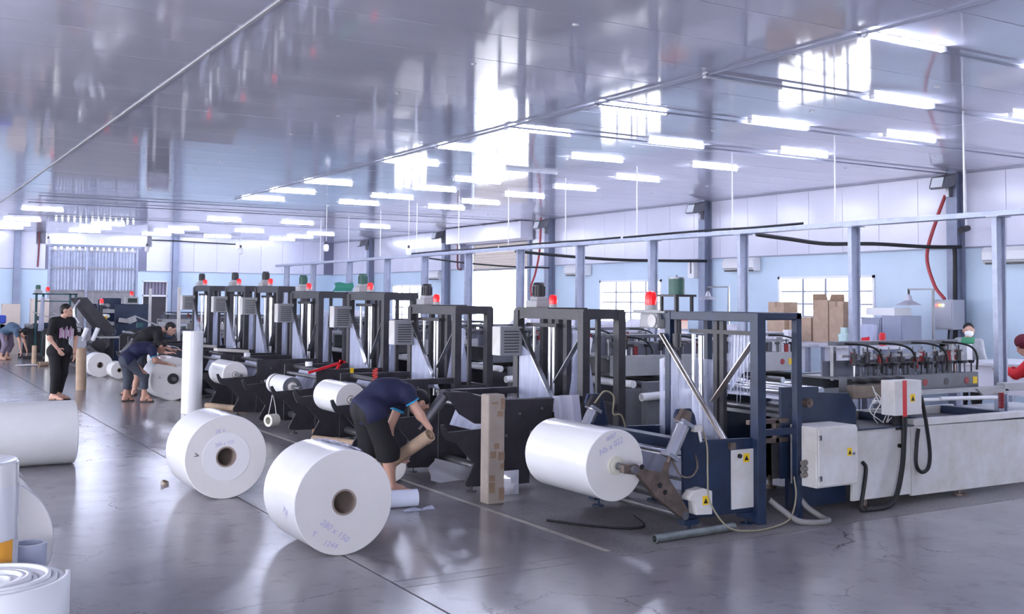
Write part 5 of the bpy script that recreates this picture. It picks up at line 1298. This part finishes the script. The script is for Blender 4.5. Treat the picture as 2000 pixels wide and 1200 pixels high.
def hand(w, d, nrm, curl, s, mirror=1):
    """palm with four unequal fingers and a thumb; d: along the hand, nrm: the way the palm faces"""
    d = unit(d); nrm = unit(V3(nrm) - d * (V3(nrm) @ d)); side = np.cross(d, nrm) * mirror; w = V3(w); pr = []
    for q in (-.026, -.009, .009, .024): pr.append(('c', w + d * .012 * s, w + d * .082 * s + side * q * s, .017 * s, .013 * s))
    for q, ln in zip((-.027, -.009, .009, .026), (.062, .076, .080, .070)):
        a = w + d * .082 * s + side * q * s; ang = curl * .5; dd = d * math.cos(ang) + nrm * math.sin(ang); b = a + dd * ln * .45 * s
        ang = curl * 1.2; dd = d * math.cos(ang) + nrm * math.sin(ang); c = b + dd * ln * .33 * s
        ang = curl * 1.7; dd = d * math.cos(ang) + nrm * math.sin(ang); e = c + dd * ln * .25 * s
        pr += [('c', a, b, .0095 * s, .009 * s), ('c', b, c, .009 * s, .0085 * s), ('c', c, e, .0085 * s, .0075 * s)]
    a = w + d * .025 * s + side * .028 * s; b = a + (side * .75 + d * .55 + nrm * .35) * .042 * s; c = b + (d * .8 + side * .25 + nrm * .5 * (curl > .3)) * .030 * s
    pr += [('c', a, b, .013 * s, .011 * s), ('c', b, c, .011 * s, .009 * s)]
    return pr

def person(label, J, sty):
    g = {k: V3(v) if not isinstance(v, (int, float)) else v for k, v in J.items()}
    o = T('person', label, 'person', (g['pelvis'][0], g['pelvis'][1], 0.0))
    s = sty.get('s', 1.0); h = sty.get('h', .014)
    lat = unit(g['hipL'] - g['hipR'])
    up_ = unit(g['neck'] - g['pelvis']); mid = g.get('spine', lerp(g['pelvis'], g['neck'], .5)); fwd = unit(np.cross(lat, up_))
    shl = unit(g['shL'] - g['shR'])
    # torso prims
    def torso(e):
        chest = lerp(mid, g['neck'], .45)
        return [('c', g['hipR'], g['hipL'], (.105 + e) * s, (.105 + e) * s), ('c', g['pelvis'], mid, (.115 + e) * s, (.112 + e) * s), ('c', mid - lat * .045 * s, chest - shl * .06 * s, (.098 + e) * s, (.10 + e) * s), ('c', mid + lat * .045 * s, chest + shl * .06 * s, (.098 + e) * s, (.10 + e) * s),
                ('c', lerp(g['shR'], g['neck'], .15), lerp(g['shL'], g['neck'], .15), (.058 + e) * s, (.058 + e) * s), ('c', chest, lerp(chest, g['neck'], .7), (.10 + e) * s, (.07 + e) * s)]
    def arm(S_, e, t0=0., t1=2.):
        a, b, c = g['sh' + S_], g['el' + S_], g['wr' + S_]; out = []
        r = lambda t: (.050 - .012 * t if t <= 1 else .038 - .011 * (t - 1))
        if t0 < 1: out.append(('c', lerp(a, b, t0), lerp(a, b, min(t1, 1)), (r(t0) + e) * s, (r(min(t1, 1)) + e) * s))
        if t1 > 1: out.append(('c', b if t0 < 1 else lerp(b, c, t0 - 1), lerp(b, c, t1 - 1), (r(max(t0, 1)) + e) * s, (r(t1) + e) * s))
        return out
    def leg(S_, e, t1=2., flare=0.):
        a, b, c = g['hip' + S_], g['kn' + S_], g['an' + S_]; out = []
        out.append(('c', a, lerp(a, b, min(t1, 1)), (.088 + e) * s, (.060 + e + flare) * s))
        if t1 > 1:
            out.append(('c', b, lerp(b, c, min(1, (t1 - 1))), (.060 + e + flare) * s, (.060 - .022 * (t1 - 1) + e + flare) * s))
            if e == 0: out.append(('c', lerp(b, c, .12) - unit(g['toe' + S_] - c) * .014, lerp(b, c, .45), .046 * s, .042 * s))
        return out
    hf, hu = unit(g['hfwd']), unit(g['hup']); hl = np.cross(hu, hf); hc = g['head']; A = np.stack([hl, hf, hu])
    def L_(x, y, z): return hc + (hl * x + hf * y + hu * z) * s
    headp = [('e', L_(0, -.008, .022), A, V3((.076, .094, .092)) * s), ('e', L_(0, .014, -.04), A, V3((.056, .066, .072)) * s), ('c', L_(0, .082, .006), L_(0, .100, -.018), .009 * s, .014 * s), ('c', L_(-.012, .088, -.052), L_(.012, .088, -.052), .010 * s, .010 * s), ('e', L_(0, .058, -.088), A, V3((.026, .026, .022)) * s),
             ('e', L_(.078, -.01, -.004), A, V3((.012, .02, .032)) * s), ('e', L_(-.078, -.01, -.004), A, V3((.012, .02, .032)) * s), ('c', L_(-.045, .076, .024), L_(.045, .076, .024), .014 * s, .014 * s)]
    body = torso(-.012) + [('c', g['neck'], lerp(g['neck'], hc, .75), .054 * s, .05 * s)] + arm('L', 0) + arm('R', 0) + leg('L', 0) + leg('R', 0)
    for S_ in 'LR':
        an, to = g['an' + S_], g['toe' + S_]; heel = an - unit(to - an) * .035 * s
        z0 = min(to[2], .03)
        body += [('c', an, (heel[0], heel[1], .045 * s + an[2] * .0), .038 * s, .036 * s), ('c', (heel[0], heel[1], .045), (to[0], to[1], .034), .036 * s, .028 * s), ('c', an, lerp(an, (to[0], to[1], .05), .55), .036 * s, .032 * s)]
    bm = [sdf_mesh(body, h, k=.035), sdf_mesh(headp, min(h, .009), k=.02)]
    for S_ in 'LR':
        if 'hd' + S_ in g: bm.append(sdf_mesh(hand(g['wr' + S_], g['hd' + S_], g['hn' + S_], sty.get('curl' + S_, .5), s * 1.02, 1 if S_ == 'R' else -1), sty.get('hh', .006), k=.008))
    skin = sty['skin']
    bo = netobj('body', bm, skin, o)
    # face details
    for q in (-1, 1):
        P('eye', MB().ball(L_(q * .031, .0805, .008), (.012 * s, .012 * s, .008 * s), 10, 6), M('dark_eye', (40, 30, 28), .3), bo)
    P('mouth', MB().cyl(L_(-.020, .0965, -.052), L_(.020, .0965, -.052), .005 * s, 8), M('lips', (164, 104, 98), .5), bo)
    # hair
    hp = [('e', L_(0, -.018, .040), A, V3((.084, .096, .086)) * s), ('e', L_(0, -.06, -.005), A, V3((.07, .05, .07)) * s)]
    netobj('hair', [sdf_mesh(hp, min(h, .010), cuts=[(L_(0, .052, .03), hf * .9 - hu * .55, .3), (L_(0, 0, -.06), -hu, .3)], k=.02)], sty['hair'], o)
    # clothes
    st = sty['sleeve']; pr = torso(sty.get('loose', .014)); cuts = []
    for S_ in 'LR':
        pr += arm(S_, .018, 0, st + .12)
        a = lerp(g['sh' + S_], g['el' + S_], st) if st <= 1 else lerp(g['el' + S_], g['wr' + S_], st - 1)
        dd = unit(g['el' + S_] - g['sh' + S_]) if st <= 1 else unit(g['wr' + S_] - g['el' + S_])
        cuts.append((a, dd, .11 * s))
    hem = g['pelvis'] - up_ * sty.get('hem', .07); cuts.append((hem, -up_, .34 * s)); cuts.append((lerp(g['neck'], hc, .22), unit(hc - g['neck']), .10 * s))
    sh = netobj('shirt', [sdf_mesh(pr, h, cuts, .04)], sty['shirt'], o)
    if 'trim' in sty:
        for S_ in 'LR':
            a = lerp(g['sh' + S_], g['el' + S_], st - .05); b_ = lerp(g['sh' + S_], g['el' + S_], st + .012)
            P('sleeve_trim', MB().tube(a, b_, .067 * s, .05 * s, 24), sty['trim'], sh)
    pt = sty['pant']; pr = [('c', g['hipR'], g['hipL'], .118 * s, .118 * s), ('c', g['pelvis'], lerp(g['pelvis'], mid, .35), .122 * s, .118 * s)]; cuts = []
    for S_ in 'LR':
        pr += leg(S_, .022, pt + .08, sty.get('flare', 0.))
        a = lerp(g['kn' + S_], g['an' + S_], pt - 1) if pt > 1 else lerp(g['hip' + S_], g['kn' + S_], pt)
        cuts.append((a, unit(g['an' + S_] - g['kn' + S_]), .13 * s))
    cuts.append((lerp(g['pelvis'], mid, .45), up_, .3))
    netobj('trousers', [sdf_mesh(pr, h, cuts, .04)], sty['pants'], o)
    if sty.get('sandal'):
        for S_ in 'LR':
            an, to = g['an' + S_], g['toe' + S_]; d_ = unit((to[0] - an[0], to[1] - an[1], 0)); heel = V3((an[0], an[1], 0)) - d_ * .07; tip = V3((to[0], to[1], 0)) + d_ * .035; sd = np.cross(d_, (0, 0, 1))
            pts = []
            for t_, w_ in ((0, .034), (.25, .043), (.6, .054), (.85, .052), (1, .028)): pts.append(lerp(heel, tip, t_)[:2] + sd[:2] * w_)
            for t_, w_ in ((1, .028), (.85, .052), (.6, .054), (.25, .043), (0, .034)): pts.append(lerp(heel, tip, t_)[:2] - sd[:2] * w_)
            f = P('flip_flop', MB().prism([tuple(p) for p in pts], 'z', .002, .022), M('dark_sandal', (58, 48, 46), .6), o)
            P('strap', MB().pipe([lerp(heel, tip, .45) + sd * .04 + V3((0, 0, .02)), lerp(heel, tip, .62) + sd * .02 + V3((0, 0, .066)), lerp(heel, tip, .74) + V3((0, 0, .058)), lerp(heel, tip, .62) - sd * .02 + V3((0, 0, .066)), lerp(heel, tip, .45) - sd * .04 + V3((0, 0, .02))], .008, 6), M('sandal_strap', (40, 36, 38), .6), f)
    return o

skin = M('skin', (206, 162, 144), .5, var=.06)
skin2 = M('tanned_skin', (182, 138, 120), .5, var=.06)
hairm = M('black_hair', (20, 18, 22), .6, bump=.3, bs=120)
navy = M('navy_shirt', (30, 34, 68), .8, var=.12, vs_=14, bump=.2, bs=30)
blk = M('black_cloth', (30, 29, 34), .85, var=.15, vs_=12, bump=.2, bs=30)
gryp = M('grey_cloth', (72, 78, 92), .85, var=.12, vs_=12, bump=.2, bs=30)
cyan = M('cyan_trim', (40, 150, 200), .7)
Yc = 8.98
person('man in navy shirt and black shorts stooping over a cardboard core', dict(
    pelvis=(3.875, 8.980, 0.800), spine=(4.044, 8.980, 0.928), neck=(4.276, 8.980, 0.933), head=(4.414, 8.990, 0.818), hfwd=(.72, 0, -.69), hup=(.69, 0, .72),
    hipR=(3.90, 8.86, .77), hipL=(3.90, 9.08, .77), shR=(4.211, 8.820, 0.934), shL=(4.321, 9.140, 0.871), elR=(4.319, 8.760, 0.731), elL=(4.188, 9.160, 0.556), wrR=(4.399, 8.720, 0.611), wrL=(4.237, 9.100, 0.357),
    hdR=(.25, .1, -1), hnR=(-.9, .3, -.2), hdL=(.55, -.2, -.8), hnL=(.4, -.3, .6), knR=(4.04, 8.85, .42), knL=(3.98, 9.10, .42), anR=(4.10, 8.88, .085), anL=(4.02, 9.10, .085), toeR=(4.27, 8.86, .03), toeL=(4.19, 9.10, .03)),
    dict(s=1.0, h=.010, hh=.005, skin=skin, hair=hairm, shirt=navy, pants=blk, sleeve=.42, pant=1.25, flare=.022, trim=cyan, loose=.026, hem=.09, curlR=.9, curlL=.8))
core_tube('pale cardboard core held slanting by the stooping man', (4.148, 9.140, 0.230), (4.370, 8.660, 0.564), .058, .047)
person('man in navy shirt and grey trousers bending with one hand on a film roll', dict(
    pelvis=(3.773, 18.980, 0.728), spine=(3.946, 18.980, 0.882), neck=(4.200, 18.980, 0.940), head=(4.331, 18.950, 0.930), hfwd=(.8, -.1, -.6), hup=(.6, 0, .8),
    hipR=(3.771, 18.840, 0.718), hipL=(3.789, 19.100, 0.704), shR=(4.153, 18.800, 0.887), shL=(4.195, 19.150, 0.888), elR=(4.200, 18.760, 0.696), elL=(4.306, 19.120, 0.692), wrR=(4.430, 18.860, 0.642), wrL=(4.457, 19.050, 0.657),
    hdR=(.95, -.1, -.2), hnR=(-.1, 0, -1), hdL=(.9, -.1, -.3), hnL=(0, 0, -1), knR=(4.037, 18.840, 0.460), knL=(3.843, 19.120, 0.404), anR=(4.058, 18.860, 0.145), anL=(3.808, 19.120, 0.134), toeR=(4.166, 18.800, 0.042), toeL=(3.912, 19.120, 0.043)),
    dict(s=.98, h=.014, skin=skin2, hair=hairm, shirt=navy, pants=gryp, sleeve=.62, pant=1.75, trim=cyan, loose=.022, sandal=True, curlR=.3, curlL=.3))
person('man in black shirt bending over a mounted roll behind the navy-shirted man', dict(
    pelvis=(4.247, 20.350, 0.873), spine=(4.397, 20.350, 1.088), neck=(4.625, 20.350, 1.181), head=(4.808, 20.300, 1.200), hfwd=(.86, -.25, -.45), hup=(.45, 0, .88),
    hipR=(4.239, 20.220, 0.842), hipL=(4.257, 20.480, 0.849), shR=(4.549, 20.170, 1.111), shL=(4.611, 20.530, 1.128), elR=(4.522, 20.100, 0.842), elL=(4.722, 20.500, 0.898), wrR=(4.688, 20.020, 0.768), wrL=(4.846, 20.300, 0.809),
    hdR=(.9, -.2, .1), hnR=(0, 0, -1), hdL=(.9, -.2, .1), hnL=(0, 0, -1), knR=(4.211, 20.200, 0.396), knL=(4.181, 20.500, 0.425), anR=(4.176, 20.250, 0.059), anL=(4.118, 20.500, 0.061), toeR=(4.12, 20.1, .03), toeL=(4.0, 20.4, .03)),
    dict(s=1.02, h=.014, skin=skin, hair=hairm, shirt=blk, pants=gryp, sleeve=.7, pant=1.05, loose=.022, sandal=True, curlR=.4, curlL=.4))
pm_ = person('man in black T-shirt with a pale print standing with a hand in his pocket', dict(
    pelvis=(2.82, 19.83, .86), neck=(2.86, 19.80, 1.40), head=(2.91, 19.75, 1.545), hfwd=(.93, -.36, -.05), hup=(0, 0, 1),
    hipR=(2.74, 19.79, .84), hipL=(2.92, 19.87, .84), shR=(2.69, 19.70, 1.345), shL=(3.02, 19.90, 1.345), elR=(2.63, 19.60, 1.07), elL=(3.09, 19.86, 1.06), wrR=(2.76, 19.58, .90), wrL=(3.06, 19.76, .82),
    hdR=(.6, 0, -.8), hnR=(.3, .8, 0), hdL=(0, -.1, -1), hnL=(-1, 0, 0), knR=(2.76, 19.72, .46), knL=(2.90, 19.88, .46), anR=(2.74, 19.78, .08), anL=(2.84, 19.92, .08), toeR=(2.86, 19.60, .03), toeL=(2.98, 19.78, .03)),
    dict(s=.97, h=.013, skin=skin, hair=hairm, shirt=blk, pants=blk, sleeve=.85, pant=1.88, loose=.03, hem=.12, sandal=True, curlR=.3, curlL=.4))
rg = random.Random(21)
for q in range(9):
    xx = 2.79 + .028 * q; yy_ = 19.665 + (xx - 2.79) * .50 - .028
    P('shirt_print', MB().prism([(xx, 1.06 + rg.uniform(0, .06)), (xx + .02, 1.05 + rg.uniform(0, .06)), (xx + .024, 1.24 + rg.uniform(-.05, .04)), (xx + .006, 1.25 + rg.uniform(-.05, .04))], 'y', yy_ - .004, yy_ + .02), M('pale_shirt_print', (206, 190, 204), .8) if q % 3 else M('pink_shirt_print', (190, 140, 180), .8), pm_, smooth=False)
person('man in blue-grey shirt crouching to the floor at the far left edge', dict(
    pelvis=(3.28, 32.9, .80), spine=(3.40, 32.7, .93), neck=(3.55, 32.5, .86), head=(3.66, 32.42, .74), hfwd=(.4, -.2, -.9), hup=(.8, -.3, .45),
    hipR=(3.20, 32.82, .78), hipL=(3.36, 32.98, .78), shR=(3.47, 32.37, .82), shL=(3.62, 32.6, .82), elR=(3.58, 32.36, .55), elL=(3.72, 32.6, .55), wrR=(3.62, 32.38, .28), wrL=(3.80, 32.6, .28),
    hdR=(.1, 0, -1), hnR=(-1, 0, 0), hdL=(.1, 0, -1), hnL=(-1, 0, 0), knR=(3.26, 32.75, .42), knL=(3.42, 32.95, .42), anR=(3.16, 32.9, .08), anL=(3.32, 33.05, .08), toeR=(3.28, 32.8, .03), toeL=(3.44, 32.95, .03)),
    dict(s=1.0, h=.018, skin=skin, hair=hairm, shirt=M('blue_grey_shirt', (78, 100, 124), .8), pants=M('mauve_trousers', (128, 118, 140), .8), sleeve=.6, pant=1.6, loose=.02, curlR=.5, curlL=.5))
jack = M('grey_jacket', (170, 174, 182), .8, var=.15, vs_=10, bump=.2, bs=25)
wm = person('woman in grey jacket with white face mask standing by the wall', dict(
    pelvis=(13.98, 10.05, .78), neck=(13.92, 10.01, 1.27), head=(13.90, 9.99, 1.40), hfwd=(-.75, -.66, -.1), hup=(0, 0, 1),
    hipR=(13.94, 10.13, .76), hipL=(14.04, 9.96, .76), shR=(13.85, 10.14, 1.215), shL=(13.97, 9.87, 1.215), elR=(13.80, 10.19, .98), elL=(13.93, 9.78, .98), wrR=(13.72, 10.07, .90), wrL=(13.80, 9.81, .88),
    hdR=(-.7, -.4, -.4), hnR=(0, -.3, -1), hdL=(-.7, .4, -.4), hnL=(0, 0, -1), knR=(13.92, 10.13, .42), knL=(14.02, 9.96, .42), anR=(13.94, 10.13, .08), anL=(14.04, 9.96, .08), toeR=(13.80, 10.07, .03), toeL=(13.90, 9.88, .03)),
    dict(s=.93, h=.013, skin=skin, hair=hairm, shirt=jack, pants=blk, sleeve=1.85, pant=1.85, loose=.022, hem=.14, curlR=.4, curlL=.4))
f_ = unit((-.75, -.66, -.1)); hc_ = V3((13.90, 9.99, 1.40))
P('face_mask', MB().ball(hc_ + f_ * .052 + V3((0, 0, -.034)), (.062, .062, .052), 18, 12), M('white_mask', (240, 240, 244), .7), wm)
P('green_scarf', MB().lathe([(.105, -.05), (.118, -.03), (.108, .01), (.075, .045), (.06, .04), (.09, 0), (.09, -.04)], (13.905, 9.995, 1.262), (-.05, -.03, 1), 22), M('green_scarf', (66, 140, 104), .8), wm)
P('white_shirt_front', MB().beam(V3((13.915, 10.005, 1.215)) + f_ * .105, V3((13.94, 10.02, .95)) + f_ * .150, .075, .03, f_), whitepl, wm, bev=.008)
pr_ = person('person in red jacket and maroon knitted hat bending at the right edge', dict(
    pelvis=(12.58, 7.75, .80), spine=(12.50, 7.90, 1.00), neck=(12.42, 8.04, 1.17), head=(12.36, 8.10, 1.28), hfwd=(-.5, .55, -.5), hup=(-.2, .3, .9),
    hipR=(12.66, 7.80, .78), hipL=(12.50, 7.70, .78), shR=(12.56, 8.10, 1.11), shL=(12.28, 7.93, 1.11), elR=(12.52, 8.26, .92), elL=(12.18, 8.10, .92), wrR=(12.44, 8.38, .98), wrL=(12.20, 8.28, .98),
    hdR=(-.3, .9, .1), hnR=(0, 0, -1), hdL=(.1, .9, .1), hnL=(0, 0, -1), knR=(12.64, 7.86, .42), knL=(12.46, 7.78, .42), anR=(12.66, 7.76, .08), anL=(12.50, 7.68, .08), toeR=(12.60, 7.92, .03), toeL=(12.42, 7.84, .03)),
    dict(s=.97, h=.014, skin=skin, hair=hairm, shirt=M('red_jacket', (206, 36, 46), .75, var=.1, vs_=9), pants=blk, sleeve=1.8, pant=1.85, loose=.03, hem=.12, curlR=.4, curlL=.4))
P('knitted_hat', MB().ball((12.355, 8.095, 1.325), (.112, .118, .10), 20, 14), M('maroon_knit', (98, 34, 48), .95, bump=.5, bs=90), pr_)
